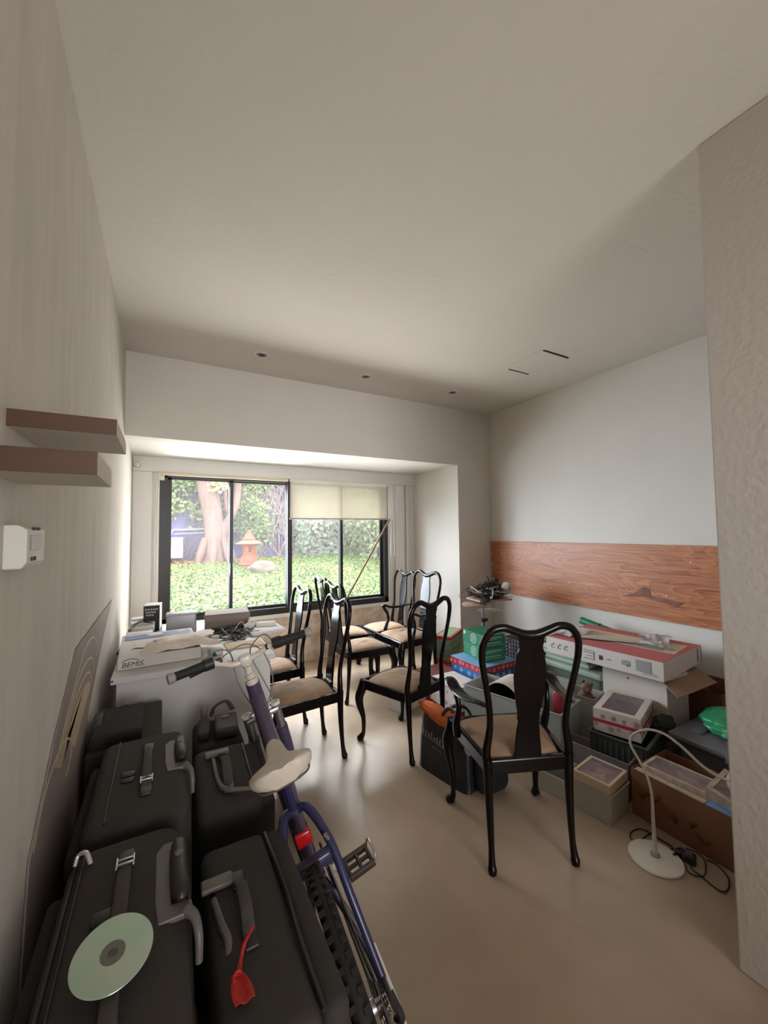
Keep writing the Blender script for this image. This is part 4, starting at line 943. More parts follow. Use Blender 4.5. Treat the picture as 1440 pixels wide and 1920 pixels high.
t = carton('gift_box', 'sage green holly gift box with a red rim, on top of the red dotted box', 'box', 2.594, 3.311, .219, .40, .165, .182, RD(33), mat('sage_card', lin((124, 152, 116)), .5), lid_m=RDC, lid_h=.028); print_marks(t.children[0], .401, .166, .01, .15, mat('holly_red', lin((160, 60, 60)), .5), .03, seed=6, gap=.06)
obj('lid_top', bx(((0, 0, .1825), (.34, .13, .003))), mat('sage_plain', lin((128, 160, 120)), .5), t, smooth=False)
t = carton('gift_box', 'pink topped red gift box on the floor behind the white snowflake box', 'box', 2.15, 2.96, 0, .32, .22, .20, RD(4), mat('deep_red_card', lin((170, 44, 60)), .5), lid_m=mat('pink_lid', lin((202, 128, 132)), .5), lid_h=.02)
t = carton('gift_box', 'red base box under the white snowflake box beside the black bag', 'box', 2.075, 2.595, 0, .24, .31, .058, 0, mat('deep_red_card', (0, 0, 0)))
t = carton('gift_box', 'long white snowflake patterned box lying behind the black shopping bag', 'box', 2.075, 2.595, .06, .25, .325, .18, 0, SNW, lid_m=mat('snow_white_lid', lin((206, 196, 190)), .5), lid_h=.012); print_marks(t.children[0], .251, .326, .01, .168, SG, .032, seed=7, gap=.055)
t = carton('small_box', 'small white carton on the floor under the chair beside the shopping bag', 'box', 1.80, 2.87, 0, .30, .17, .11, RD(22), CARTON)
# navy gridded crate
NAVY = mat('navy_plastic', lin((38, 40, 66)), .5)
c0 = at(975, 1232, 'x', 2.86)
t = thing('wire_crate', 'navy blue gridded plastic crate behind the green boxes', 'crate', (2.90, c0.y-.03, 0), rz=RD(6))
b = NB(); w_, d_, h_ = .26, .24, .47
for i in range(9):
    x = -w_/2+w_*i/8; y = -d_/2+d_*i/8
    for s in (-1, 1): box(b, (x, s*d_/2, h_/2), (.006, .006, h_)); box(b, (s*w_/2, y, h_/2), (.006, .006, h_))
    box(b, (x, 0, h_), (.006, d_, .006)); box(b, (0, y, h_), (w_, .006, .006))
for i in range(15):
    z = h_*i/14
    for s in (-1, 1): box(b, (0, s*d_/2, z), (w_, .007, .006)); box(b, (s*w_/2, 0, z), (.007, d_, .006))
obj('grid', b, NAVY, t, smooth=False)
obj('contents', bx(((0, 0, h_*.45), (w_-.05, d_-.05, h_*.85))), mat('pale_contents', lin((190, 186, 190)), .7), t, smooth=False)
# tiered stand with a heap of cables
t = thing('tiered_stand', 'metal pole stand with wooden disc, glass disc and wooden tray by the right wall', 'stand', (2.78, 3.0, 0))
b = NB(); lathe(b, [(0, 0), (.14, 0), (.14, .012), (.02, .03), (0, .03)], 32); obj('base', b, SILVER, t)
b = NB(); cyl(b, (0, 0, .02), (0, 0, .56), .019, 14); cyl(b, (0, 0, .56), (0, 0, .762), .013, 14); obj('pole', b, mat('brushed_steel', (.30, .29, .28), .35, metal=.8), t)
b = NB(); lathe(b, [(.016, 0), (.024, .004), (.024, .035), (.016, .04)], 16, (0, 0, .54)); rbox(b, (.035, -.01, .56), (.03, .016, .03), .006); obj('clamp_knob', b, DARKP, t)
b = NB(); lathe(b, [(0, 0), (.115, 0), (.12, .006), (.12, .016), (.115, .02), (0, .02)], 48, (-.11, .0, .715)); obj('wooden_disc', b, mat('pinkish_wood', lin((186, 154, 138)), .5, var=.15, vscale=6, stretch=(1, 6, 1)), t)
b = NB(); lathe(b, [(0, 0), (.11, 0), (.11, .006), (0, .006)], 48, (.08, .0, .645)); obj('glass_disc', b, mat('tinted_glass', lin((190, 196, 190)), .1, alpha=.45), t)
b = NB(); rbox(b, (.07, -.01, .764), (.36, .26, .018), .003, 2, rz=-.12); obj('tray', b, mat('pinkish_wood', (0, 0, 0)), t)
random.seed(11)
b = NB()
for i in range(75):
    P_ = []; cx, cy, cz = 2.86+random.gauss(0, .055), 2.97+random.gauss(0, .04), .845
    for k in range(8):
        a = random.uniform(0, 2*PI); rr = random.uniform(.02, .13)
        P_.append((cx+rr*math.cos(a)*1.1, cy+rr*math.sin(a)*.8, max(.779, cz+random.gauss(0, .038))))
    stube(b, P_, random.choice((.002, .003, .004)), 5, 6)
for i in range(22):
    x0 = random.uniform(2.66, 2.80); stube(b, [(x0+.05, 2.93, .86), (x0, 2.90, .85), (x0-.04, 2.87, .80), (x0-.06, 2.86, .755)], .0025, 5, 5)
tag(obj('cable_tangle', b, mat('black_cord', (0, 0, 0))), 'big heap of black tangled cables on the tiered stand tray', 'cables', kind='stuff')
b = NB(); random.seed(3)
for i in range(16):
    P_ = [(2.84+random.gauss(0, .085), 2.95+random.gauss(0, .05), .81+abs(random.gauss(0, .035))) for k in range(6)]; stube(b, P_, .006, 5, 6)
tag(obj('cable_tangle', b, mat('white_cord', (0, 0, 0))), 'white cables mixed into the heap on the tiered stand', 'cables', kind='stuff')
t = thing('white_device', 'white rounded telephone-like device on the right of the cable heap', 'device', (2.985, 2.88, .875), rot=(.2, .5, .4))
b = NB(); rbox(b, (0, 0, 0), (.11, .085, .10), .03, 4); obj('casing', b, RW, t)
b = NB(); rbox(b, (-.02, -.042, -.01), (.045, .006, .045), .012, 3); obj('face_plate', b, mat('vent_grey', (0, 0, 0)), t)
t = thing('black_device', 'small black gadget at the very top of the cable heap', 'device', (2.915, 2.95, .955), rot=(.3, .3, .5))
b = NB(); rbox(b, (0, 0, 0), (.07, .05, .035), .012, 3); obj('casing', b, DARKP, t)
b = NB(); stube(b, [(.03, 0, 0), (.06, .02, -.02), (.07, -.01, -.07)], .006); obj('cord', b, DARKP, t)

# long grey open bin with a hat box and odds and ends
GBIN = mat('grey_bin_plastic', lin((146, 150, 146)), .5)
def open_box(t, w_, d_, h_, m, th=.006, name='body', rim=0.0, taper=0.0, z0=0.0, lipm=None):
    b = NB()
    def ringv(k, z, off): return [b.verts.new((sx*(w_/2*k-off), sy*(d_/2*k-off), z)) for sx, sy in ((-1, -1), (1, -1), (1, 1), (-1, 1))]
    k0 = 1-taper
    R_ = [ringv(k0, z0, 0), ringv(1, h_, 0)]
    if rim: R_ += [ringv(1, h_, -rim), ringv(1, h_+.006, -rim), ringv(1, h_+.006, th)]
    R_ += [ringv(1, h_, th), ringv(k0, z0+th, th)]
    for A, B in zip(R_, R_[1:]):
        for i in range(4): b.faces.new((A[i], A[(i+1) % 4], B[(i+1) % 4], B[i]))
    b.faces.new(R_[0][::-1]); b.faces.new(R_[-1])
    return obj(name, b, m, t, smooth=False, bevel=.003)
t = thing('storage_bin', 'long grey open bin standing behind the nearest armchair seat', 'bin', (2.155, 1.994, 0), rz=RD(15))
open_box(t, .30, .69, .33, GBIN, .006, rim=.008)
t = thing('hat_box', 'round white snowflake hat box on its side in the grey bin, dark inside', 'box', (2.135, 2.055, .262), rz=RD(15))
b = NB(); MX = Matrix.Rotation(-PI/2, 3, 'Y')
lathe(b, [(.128, .0), (.145, .0), (.148, .002), (.148, .20), (.0, .20)], 48, (.10, 0, 0), MX)
bmesh.ops.reverse_faces(b, faces=b.faces); b.free(); b = NB()
lathe(b, [(.0, -.10), (.148, -.10), (.148, .11), (.141, .11), (.141, -.094), (0, -.094)], 48, (0, 0, 0), MX)
obj('shell', b, SNW, t)
b = NB(); lathe(b, [(.0, -.092), (.1405, -.092), (.1405, .109), (.1385, .109), (.1385, -.09), (0, -.09)], 48, (0, 0, 0), MX); obj('inner_face', b, mat('black_inside', (.006, .006, .007), .9), t)  # near-black inner surface of the hat box
t = thing('red_tin', 'red canister poking out of the near end of the grey bin', 'canister', (2.275, 1.76, .01), rz=.2)
b = NB(); rbox(b, (0, 0, .195), (.07, .07, .39), .018, 4); obj('body', b, mat('red_plastic', lin((150, 42, 52)), .5), t)
b = NB(); rbox(b, (0, 0, .395), (.05, .05, .02), .01, 3); obj('cap', b, mat('pink_lid', (0, 0, 0)), t)
t = thing('grey_board', 'grey panel leaning diagonally in the near end of the grey bin', 'panel', (2.30, 1.83, .012), rot=(0, RD(9), RD(15)))
obj('panel', bx(((-.0, -.02, .22), (.010, .19, .44))), mat('grey_panel', lin((150, 156, 150)), .5), t, smooth=False, bevel=.002)
# black shopping bag
BAG = mat('black_bag_plastic', lin((24, 25, 30)), .42, bump=.6, bscale=9)
t = thing('shopping_bag', 'black shopping bag with white script lettering standing on the floor', 'bag', (1.50, 1.945, 0), rz=RD(10))
b = NB(); rows = []
for k in range(13):
    z = .325*k/12; row = []; N_ = 40
    for i in range(N_):
        a = 2*PI*i/N_; c, s = math.cos(a), math.sin(a); q = .18+.45*(1-k/12)*0
        xx = math.copysign(abs(c)**.35, c)*(.072*(1-.35*k/12)); yy = math.copysign(abs(s)**.35, s)*(.20*(1-.10*k/12))
        n_ = noise.noise(Vector((xx*9, yy*9, z*9)))*.010*(k > 0)
        zz = z + (.05*(yy/.2) if k == 12 else .05*(yy/.2)*k/12)
        row.append(b.verts.new((xx+n_-.02*k/12*0, yy, zz)))
    rows.append(row)
for A, B in zip(rows, rows[1:]):
    for i in range(len(A)): b.faces.new((A[i], A[(i+1) % len(A)], B[(i+1) % len(A)], B[i]))
b.faces.new(rows[0][::-1]); o = obj('bag_body', b, BAG, t, angle=50)
so = o.modifiers.new('solid', 'SOLIDIFY'); so.thickness = .002
for s, x in ((1, -.045), (-1, .045)):
    b = NB(); stube(b, [(x, -.12, .27), (x-.01*s, -.135, .36), (x, -.10, .41), (x+.02*s, -.03, .40), (x, .0, .36), (x, .02, .30)], .011, 6, 8, ref=(1, 0, 0), flat=.35); obj('bag_handle', b, mat('dark_brown_strap', lin((44, 34, 28)), .6), t)
MS = face_mtx((-.0735, .14, .215), (0, -1, -.13), (-.06, -.13, 1))
sc = []; x = 0; random.seed(9)
for k in range(11):
    hh = random.uniform(.025, .05) if k < 6 else random.uniform(.015, .04)
    sc.append([(x, -.01), (x+.004, hh*.6), (x+.010, hh), (x+.008, hh*.3), (x+.013, -.008)]); x += .023
strokes('script_lettering', t, mat('grey_print', lin((150, 150, 152)), .5), sc, .0016, MS)
strokes('small_lettering', t, mat('grey_print', (0, 0, 0)), [[(.09+.012*i, -.045), (.09+.012*i, -.035)] for i in range(6)], .0013, MS)
def blob(name, label, cat_, c, s, m, rz=0.0, amp=.25, seed=0, sub=4, kind=None, freq=3.0):
    b = NB(); bmesh.ops.create_icosphere(b, subdivisions=sub, radius=1.0)
    for v in b.verts:
        n_ = noise.noise(v.co*freq+Vector((seed, 0, 0)))+.5*noise.noise(v.co*freq*2.3+Vector((0, seed, 0)))
        v.co *= 1+amp*n_; v.co.z = max(v.co.z, -.8); v.co = Vector((v.co.x*s[0], v.co.y*s[1], v.co.z*s[2]))
    return tag(obj(name, b, m, loc=c, angle=60), label, cat_) if cat_ else obj(name, b, m)
o = blob('orange_cloth', 'bright orange folded cloth on top of the black shopping bag', 'cloth', (1.475, 2.0, .335), (.05, .155, .045), mat('orange_cloth', lin((216, 108, 50)), .8, var=.15, vscale=10), amp=.22, seed=2)
o.rotation_euler = (RD(8), 0, RD(10))
o = blob('red_cloth', 'dull red cloth bunched behind the orange cloth in the shopping bag', 'cloth', (1.545, 1.93, .30), (.035, .13, .045), mat('red_cloth', lin((172, 62, 66)), .8), amp=.3, seed=5)
o.rotation_euler = (RD(6), 0, RD(10))
o = blob('foil_parcel', 'crumpled silver foil parcel squeezed between the shopping bag and the armchair leg', 'parcel', (1.475, 1.72, .27), (.030, .028, .05), mat('silver_foil', (.55, .55, .56), .25, metal=.8), amp=.3, seed=8, freq=5)
tag(obj('black_sack', (lambda b: (rbox(b, (0, 0, .13), (.20, .12, .26), .05, 4), b)[1])(NB()), mat('matt_black_cloth', (.006, .006, .006), .95), loc=(1.62, 1.715, 0)), 'soft black sack on the floor under the nearest armchair', 'sack')

# right part: white cabinet, flat pack carton, crate, boxes
t = thing('cabinet', 'small white cabinet under the red and white flat pack carton', 'cabinet', (2.80, 1.515, 0))
obj('cabinet_body', bx(((0, 0, .269), (.24, .41, .538))), mat('cream_white_cabinet', lin((196, 186, 174)), .55), t, smooth=False, bevel=.002)
obj('side_panel', bx(((-.122, 0, .269), (.004, .40, .53))), mat('cream_white_cabinet', (0, 0, 0)), t, smooth=False)
b = NB(); lathe(b, [(0, 0), (.006, 0), (.006, .002), (0, .002)], 10, (-.1245, .03, .47), Matrix.Rotation(-PI/2, 3, 'Y')); obj('screw_hole', b, DK, t)
FPW, FPD, FPH = .60, .76, .114
t = thing('flat_pack_box', 'long flat white carton with a faded red top lying on the white cabinet', 'box', (2.846, 1.69, .541), rz=RD(5.9))
obj('body', bx(((0, 0, FPH/2), (FPW, FPD, FPH))), mat('white_carton_side', lin((204, 196, 192)), .6), t, smooth=False, bevel=.003)
obj('red_top', bx(((0, 0, FPH+.001), (FPW-.004, FPD-.004, .003))), mat('faded_red_print', lin((190, 106, 106)), .6, var=.12, vscale=2), t, smooth=False)
b = NB(); box(b, (0.04, .0, FPH+.0035), (.26, .70, .003), rz=.06); obj('cream_panel', b, mat('cream_print', lin((200, 190, 172)), .6), t, smooth=False)
b = NB(); box(b, (-.07, .02, FPH+.0055), (.05, .62, .002), rz=.1); obj('grey_stripe', b, mat('print_grey', (0, 0, 0)), t, smooth=False)
MF = face_mtx((-FPW/2-.001, FPD/2, 0), (0, -1, 0), (0, 0, 1)); b = NB()
def seg(p, q, r=.0018): tube(b, [MF @ Vector((*p, 0)), MF @ Vector((*q, 0))], r, 5)
for x in (.04, .09, .14, .22): seg((x, .045), (x+.025, .045)); seg((x, .065), (x+.025, .065)); seg((x, .045), (x, .065)); seg((x+.01, .075), (x+.02, .075), .003)
seg((.28, .03), (.35, .03)); seg((.28, .07), (.35, .07)); seg((.30, .05), (.34, .05)); seg((.35, .03), (.35, .08)); seg((.28, .085), (.35, .085))
for i in range(4): seg((.385+.006*i, .04), (.385+.006*i, .07), .0014)
for i in range(3): seg((.38, .045+.01*i), (.41, .045+.01*i), .0014)
seg((.43, .055), (.46, .055), .002); seg((.55, .05), (.56, .04)); seg((.545, .075), (.57, .075), .001); seg((.56, .04), (.565, .055))
seg((.64, .022), (.73, .022), .0012); seg((.64, .032), (.72, .032), .0012)
obj('printed_icons', b, INK, t)
b = NB(); box(b, (-FPW/2-.0012, -.27, .065), (.001, .085, .07)); box(b, (-FPW/2-.0012, -.17, .06), (.001, .05, .03)); obj('picture_print', b, mat('print_grey', (0, 0, 0)), t, smooth=False)
b = NB(); box(b, (.235, -FPD/2-.001, .06), (.008, .002, .085)); box(b, (.297, -FPD/2-.001, FPH/2), (.004, .002, FPH)); obj('end_slot', b, INK, t, smooth=False)
CARD = mat('brown_cardboard', lin((118, 78, 52)), .8, var=.12, vscale=3)
CARD2 = mat('pale_cardboard', lin((142, 116, 94)), .8, var=.06)  # paler, greyer brown for the loose sheet
# open cardboard box behind, its flap under the flat pack
t = thing('cardboard_box', 'open brown cardboard box behind the grey lidded box with a flap hanging forward', 'box', (3.18, 1.27, 0))
open_box(t, .34, .20, .42, CARD, .005)
fl = thing('cardboard_flap', 'loose sheet of cardboard sticking out under the right end of the flat pack carton', 'cardboard', (0, 0, 0))
q = [Vector((2.66, 1.345, .530)), Vector((3.13, 1.385, .530)), at(1345, 1279, 'y', 1.20), at(1272, 1309, 'y', 1.17)]
b = NB(); n_ = (q[1]-q[0]).cross(q[3]-q[0]).normalized()*.004
A = [b.verts.new(v) for v in q]; B = [b.verts.new(v+n_) for v in q]; b.faces.new(A); b.faces.new(B[::-1])
for i in range(4): b.faces.new((A[i], B[i], B[(i+1) % 4], A[(i+1) % 4]))
o = obj('sheet', b, CARD2, fl, smooth=False)
# crate with the windowed snowflake box
CR = mat('dark_grey_crate', lin((56, 60, 60)), .55)
t = thing('plastic_crate', 'dark grey slotted plastic crate holding the windowed snowflake box', 'crate', (2.414, 1.408, 0), rz=RD(13.4))
open_box(t, .37, .285, .27, CR, .006, rim=.014)
b = NB()
for i in range(9):
    box(b, (-.1865, -.12+.03*i, .19), (.004, .006, .11)); box(b, (-.15+.035*i, -.1435, .19), (.006, .004, .11))
obj('ribs', b, mat('crate_rib', lin((84, 88, 88)), .5), t, smooth=False)
def window_box(name, label, x, y, z, w_, d_, h_, rz, m, filling, rim_m=None, fr=.03, band=None, rot=None, band_m=None):
    t = thing(name, label, 'box', (x, y, z), rz=rz, rot=rot)
    open_box(t, w_, d_, h_-.003, m, .003)
    b = NB()
    for s in (-1, 1): box(b, (s*(w_/2-fr/2), 0, h_-.0015), (fr, d_, .003)); box(b, (0, s*(d_/2-fr/2), h_-.0015), (w_-2*fr, fr, .003))
    obj('lid_frame', b, rim_m or m, t, smooth=False)
    obj('window_film', bx(((0, 0, h_-.001), (w_-2*fr, d_-2*fr, .001))), mat('clear_film', lin((170, 160, 166)), .12, alpha=.2), t, smooth=False)
    b = NB(); sheet(b, lambda u, v: ((u-.5)*(w_-.012), (v-.5)*(d_-.012), h_*.55+h_*.22*noise.noise(Vector((u*7, v*7, x*9)))), 24, 24); obj('filling', b, filling, t)
    if band: obj('band', bx(((0, 0, band), (w_+.003, d_+.003, .018))), band_m, t, smooth=False)
    return t
FILL1 = mat('pink_brown_filling', lin((150, 118, 112)), .6, var=.4, vscale=18, vcol=lin((196, 170, 160)))
t = window_box('gift_box', 'white snowflake box with a clear lid window and red band, standing in the crate', 2.457, 1.452, .262, .36, .242, .127, RD(17.9), SNW, mat('mauve_filling', lin((132, 120, 128)), .6, var=.2, vscale=8), fr=.035, band=.062, band_m=mat('deep_red_card', (0, 0, 0))); print_marks([c for c in t.children if c.name.startswith('body')][0], .361, .243, .004, .124, SG, .036, seed=8, gap=.058)
blob('dark_cloth', 'dark green crumpled cloth stuffed in the crate beside the snowflake box', 'cloth', (2.60, 1.30, .27), (.055, .06, .07), mat('dark_green_cloth', lin((50, 58, 46)), .9), amp=.4, seed=4)
# translucent tub with a plush toy
TUB = mat('cloudy_plastic', lin((186, 178, 170)), .35, alpha=.62)
t = thing('storage_tub', 'tall cloudy plastic tub with a brown plush toy, right of the armchair back', 'tub', (2.53, 1.755, 0), rz=.25)
b = NB(); lathe(b, [(.0, 0), (.10, 0), (.128, .33), (.134, .335), (.134, .34), (.122, .34), (.098, .006), (0, .006)], 4, (0, 0, 0), Matrix.Rotation(PI/4, 3, 'Z') ); obj('tub_body', b, TUB, t, smooth=False, bevel=.02)
t = thing('plush_toy', 'brown knitted plush animal sitting in the cloudy plastic tub', 'toy', (2.52, 1.745, .30))
PL = mat('brown_plush', lin((122, 94, 84)), .95, var=.2, vscale=30, bump=.8, bscale=60)
def ell(b, c, s, sub=3):
    tt = bmesh.new(); bmesh.ops.create_icosphere(tt, subdivisions=sub, radius=1); merge(b, tt, Matrix.Translation(c) @ Matrix.Diagonal((*s, 1)))
b = NB(); ell(b, (0, 0, .0), (.055, .05, .06)); ell(b, (.05, -.02, -.02), (.04, .03, .03)); ell(b, (-.03, -.045, -.01), (.03, .035, .025)); obj('body', b, PL, t)
b = NB(); ell(b, (.0, -.01, .075), (.036, .034, .034)); ell(b, (-.02, -.035, .068), (.02, .018, .015)); obj('head', b, PL, t)
for s in (-1, 1): b = NB(); ell(b, (.02, s*.03, .10), (.014, .012, .016)); obj('ear', b, PL, t)
# pale green tub and towels behind
t = thing('storage_tub', 'large pale green lidded tub behind the armchair, under the flat pack carton', 'tub', (2.93, 2.04, 0), rz=.05)
b = NB(); rbox(b, (0, 0, .19), (.44, .54, .38), .03, 4); obj('tub_body', b, mat('dull_green_plastic', lin((96, 110, 94)), .5), t)  # body a duller, darker green than the lid
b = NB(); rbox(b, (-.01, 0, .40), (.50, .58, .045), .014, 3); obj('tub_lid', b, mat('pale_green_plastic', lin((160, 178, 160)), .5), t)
t = thing('folded_blanket', 'folded pale green blanket on the lid of the green tub', 'blanket', (2.90, 2.06, .424), rz=.05)
for k in range(3): b = NB(); rbox(b, (-.01*k, 0, .018+.034*k), (.40-.02*k, .42-.02*k, .034), .014, 4); obj('fold', b, mat('pale_green_blanket', lin((168, 184, 168)), .9, bump=.4, bscale=14), t)
# green roll, plastic wrap and papers on the flat pack
t = thing('gift_wrap_roll', 'green wrapping paper roll lying behind the flat pack carton', 'roll', (0, 0, 0))
a, c = at(1090, 1163, 'x', 3.16), at(1200, 1204, 'x', 3.16)
b = NB(); cyl(b, a, a+(c-a)*1.0, .030, 24, .022); obj('roll', b, mat('emerald_wrap', lin((28, 112, 76)), .45), t)
b = NB(); tube(b, [a+(c-a)*.34, a+(c-a)*.35], .031, 24); obj('tape_band', b, DK, t)
crumple(2.72, 2.02, .66, .34, .24, .2, .03, 3.0, mat('clear_wrap', lin((206, 206, 212)), .2, alpha=.6), 'plastic_wrap', 'crumpled clear plastic wrap at the far end of the flat pack carton', 'wrap')
crumple(2.98, 1.52, .66, .30, .18, .5, .03, 7.0, mat('clear_wrap', (0, 0, 0)), 'plastic_wrap', 'crumpled clear plastic wrap at the right end of the flat pack carton', 'wrap')
b = NB()
for k in range(3): stube(b, [(2.62+.02*k, 1.95, .664+.002*k), (2.72+.03*k, 1.75, .668+.002*k), (2.86+.03*k, 1.55, .668+.002*k)], .012, 6, 6, flat=.2, ref=(0, 0, 1))
tag(obj('paper_strips', b, PAP), 'long cream paper strips lying along the flat pack carton', 'paper')
# grey lidded box with a green bag
t = thing('storage_box', 'grey lidded storage box with a green plastic bag on it', 'box', (2.74, .985, 0))
b = NB(); rbox(b, (0.01, -.02, .14), (.44, .46, .28), .02, 3); obj('body', b, mat('grey_box_body', lin((92, 90, 90)), .55), t)
b = NB(); rbox(b, (0, -.02, .296), (.50, .53, .034), .010, 3); obj('lid', b, mat('grey_box_lid', lin((100, 102, 106)), .5), t)
b = NB()
for y in (-.15, .0, .15): rbox(b, (.02, y, .315), (.34, .05, .010), .004, 2)
obj('lid_ribs', b, mat('grey_box_lid', (0, 0, 0)), t)
b = NB(); rbox(b, (-.253, -.08, .285), (.014, .12, .04), .005); obj('latch', b, mat('grey_box_lid', (0, 0, 0)), t)
t = thing('plastic_bag', 'bright green plastic bag lying on the grey storage box', 'bag', (2.78, 1.0, .362))
o = blob('bag_body', '', '', (0, 0, .01), (.17, .19, .06), mat('green_bag_plastic', lin((36, 136, 90)), .4, var=.15, vscale=6, bump=.5, bscale=9), amp=.22, seed=6, freq=1.8); o.parent = t
b = NB()
for k in range(2): box(b, (.0-.03*k, -.09, .052), (.012, .06, .004), rz=.4)
obj('white_print', b, WI, t, smooth=False)
b = NB(); rbox(b, (-.10, -.17, -.02), (.05, .10, .02), .008); obj('red_print', b, mat('red_plastic', (0, 0, 0)), t)
# brown box in front with window boxes
t = thing('cardboard_box', 'low open brown cardboard box with two windowed boxes, half behind the near wall', 'box', (2.275, .945, 0))
open_box(t, .33, .555, .228, CARD, .005)
b = NB(); random.seed(13)
sc = []
for (cx, cz) in ((.05, .10), (.11, .12), (.20, .07), (.26, .09), (.31, .05)):
    for k in range(7):
        a = random.uniform(.3, 2.8); L = random.uniform(.02, .05); sc.append([(cx, cz), (cx+.5*L*math.cos(a), cz+.6*L*math.sin(a)), (cx+L*math.cos(a+.3), cz+L*math.sin(a+.3))])
strokes('plant_print', t, mat('dark_brown_print', lin((70, 44, 32)), .7), sc, .0018, face_mtx((-.1665, .2775, .0), (0, -1, 0), (0, 0, 1)))
WB = mat('cream_window_carton', lin((198, 180, 160)), .6, var=.15, vscale=30, vcol=lin((170, 150, 132)))
window_box('bakery_box', 'cream windowed carton lying level in the low brown cardboard box', 2.235, 1.045, .172, .15, .30, .075, 0.05, WB, FILL1, fr=.014)
window_box('bakery_box', 'cream windowed carton tilted against the near wall side of the low brown box', 2.25, .80, .205, .17, .26, .07, 0, WB, FILL1, fr=.018, rot=(RD(14), RD(-12), RD(-3)))
tag(obj('blue_packet', (lambda b: (rbox(b, (0, 0, 0), (.05, .10, .05), .008, 2), b)[1])(NB()), mat('pale_blue_print', lin((112, 150, 200)), .4), loc=(2.145, .86, .20)), 'pale blue packet tucked under the tilted windowed carton', 'packet')
tag(obj('white_card_strip', bx(((0, 0, 0), (.035, .30, .006))), WB, smooth=False, loc=(2.135, 1.06, .222)), 'narrow white card strip along the front edge of the low brown box', 'card')
# clear bins
CLR = mat('clear_bin_plastic', lin((178, 168, 152)), .3, alpha=.66)
t = thing('storage_bin', 'cloudy plastic bin on the floor with a windowed box on top, left of the lamp', 'bin', (2.005, 1.325, 0), rz=RD(7))
open_box(t, .20, .20, .140, CLR, .004, rim=.006, taper=.06)
obj('contents', bx(((0, 0, .045), (.165, .165, .075))), mat('grey_contents', lin((104, 96, 88)), .7), t, smooth=False)
window_box('bakery_box', 'cream windowed box of pastries on top of the cloudy plastic bin', 2.005, 1.322, .148, .205, .185, .046, RD(9), mat('cream_box', lin((176, 156, 130)), .6), FILL1, rim_m=mat('cream_box_rim', lin((206, 184, 156)), .5), fr=.014)
t = thing('storage_bin', 'second cloudy plastic bin farther left, behind the armchair rear legs', 'bin', (1.965, 1.555, 0), rz=RD(12))
open_box(t, .20, .22, .105, CLR, .004, rim=.006, taper=.06)
obj('contents', bx(((0, 0, .035), (.165, .185, .055))), mat('grey_contents', (0, 0, 0)), t, smooth=False)
t = thing('storage_bin', 'narrow clear bin wedged between the cloudy bins and the dark crate', 'bin', (2.178, 1.47, 0), rz=RD(10))
open_box(t, .10, .40, .20, mat('clear_bin_dark', lin((140, 134, 132)), .3, alpha=.6), .004, rim=.005, taper=.04)
for k, (x, y, z, c_, s, lb) in enumerate(((2.00, 1.50, .125, (188, 172, 152), .030, 'crumpled cream paper ball on the left cloudy bin'), (1.96, 1.58, .12, (150, 128, 118), .034, 'dusty pink cloth ball on the left cloudy bin'), (2.03, 1.46, .118, (74, 56, 52), .026, 'small dark brown lump beside the windowed pastry box'))):
    blob('crumpled_ball', lb, 'clutter', (x, y, z), (s*1.2, s, s*.8), mat(f'clutter_{k}', lin(c_), .8), amp=.3, seed=k*3)
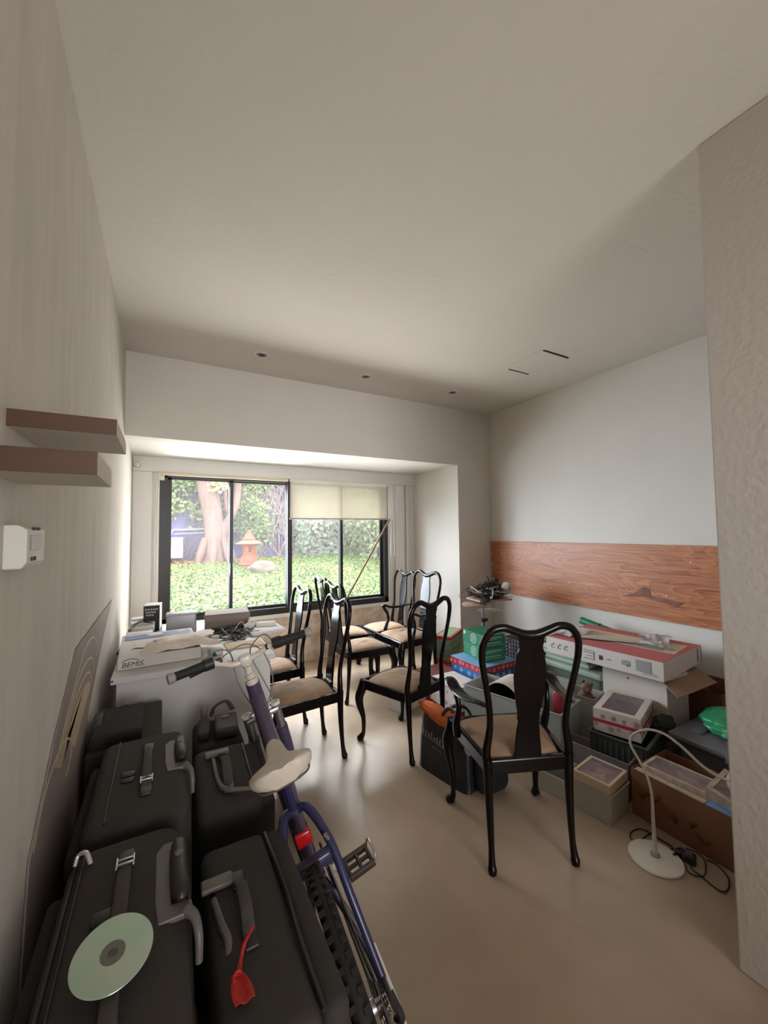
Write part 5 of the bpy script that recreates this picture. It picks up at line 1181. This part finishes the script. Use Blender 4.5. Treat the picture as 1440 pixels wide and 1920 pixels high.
# gooseneck lamp
LW = mat('lamp_white', lin((222, 214, 200)), .4)
t = thing('desk_lamp', 'white gooseneck lamp with a round base standing on the floor', 'lamp', (1.905, 1.012, 0))
b = NB(); lathe(b, [(0, 0), (.100, 0), (.104, .004), (.102, .010), (.05, .016), (0, .018)], 56); obj('base', b, LW, t)
b = NB(); lathe(b, [(.0, .014), (.019, .014), (.018, .024), (.010, .030), (0, .03)], 24); obj('collar', b, mat('lamp_grey', lin((150, 144, 138)), .5), t)
P_ = [(1225, 1540), (1222, 1490), (1213, 1455), (1198, 1425), (1184, 1400), (1182, 1385), (1192, 1374), (1215, 1368), (1245, 1376), (1278, 1400), (1310, 1430), (1340, 1452), (1372, 1466)]
pts_ = [Vector((0, 0, .02)), Vector((0, 0, .055))] + [at(px, py, 'x', 1.905+.004*i)-Vector((1.905, 1.012, 0)) for i, (px, py) in enumerate(P_)]
b = NB(); stube(b, pts_, [.0105, .009, .007, .0055]+[.0052]*11, 6, 12); obj('gooseneck', b, mat('lamp_grey_white', lin((196, 188, 178)), .45), t)
e = pts_[-1]
b = NB(); cyl(b, e-Vector((.004, 0, 0)), e+Vector((.05, 0, -.02)), .012, 16, .03); cyl(b, e+Vector((.05, 0, -.02)), e+Vector((.07, 0, -.03)), .03, 20, .045); obj('lamp_head', b, LW, t)
# cables on the floor by the lamp
F = lambda px, py: at(px, py, 'z', .005)
cable('black lamp cord looping behind the lamp base', [F(1220, 1562), F(1195, 1578), F(1183, 1572), F(1184, 1560), F(1205, 1555), F(1240, 1575), F(1262, 1590), F(1240, 1592), F(1190, 1582)], .0032, n_=8)
cable('thin black cord in a long loop right of the lamp base', [F(1290, 1615), F(1300, 1632), F(1312, 1640), F(1335, 1660), F(1355, 1672), F(1366, 1665), F(1365, 1645), F(1345, 1622), F(1325, 1612)], .003, n_=8)
cable('thin black cord in a small loop beside the black adapter', [F(1285, 1622), F(1290, 1634), F(1305, 1642), F(1322, 1640), F(1322, 1615), F(1310, 1600), F(1285, 1590)], .0025, n_=8)
for k, (px, py, lb) in enumerate(((1292, 1614, 'black power adapter with a pale label on the floor right of the lamp'), (1276, 1603, 'smaller black plug on the floor between the lamp and the brown box'))):
    p = F(px, py); t = thing('power_adapter', lb, 'adapter', (p.x, p.y, 0), rz=.3+k)
    b = NB(); rbox(b, (0, 0, .019-.004*k), (.036-.008*k, .05-.01*k, .036-.008*k), .006, 3); obj('casing', b, DARKP, t)
    if not k: b = NB(); rbox(b, (-.0, -.0, .037), (.016, .024, .002), .001); obj('label_patch', b, GREYP, t)
    else: b = NB(); cyl(b, (0, .02, .015), (0, .04, .015), .004, 8); obj('prong', b, STEEL, t)
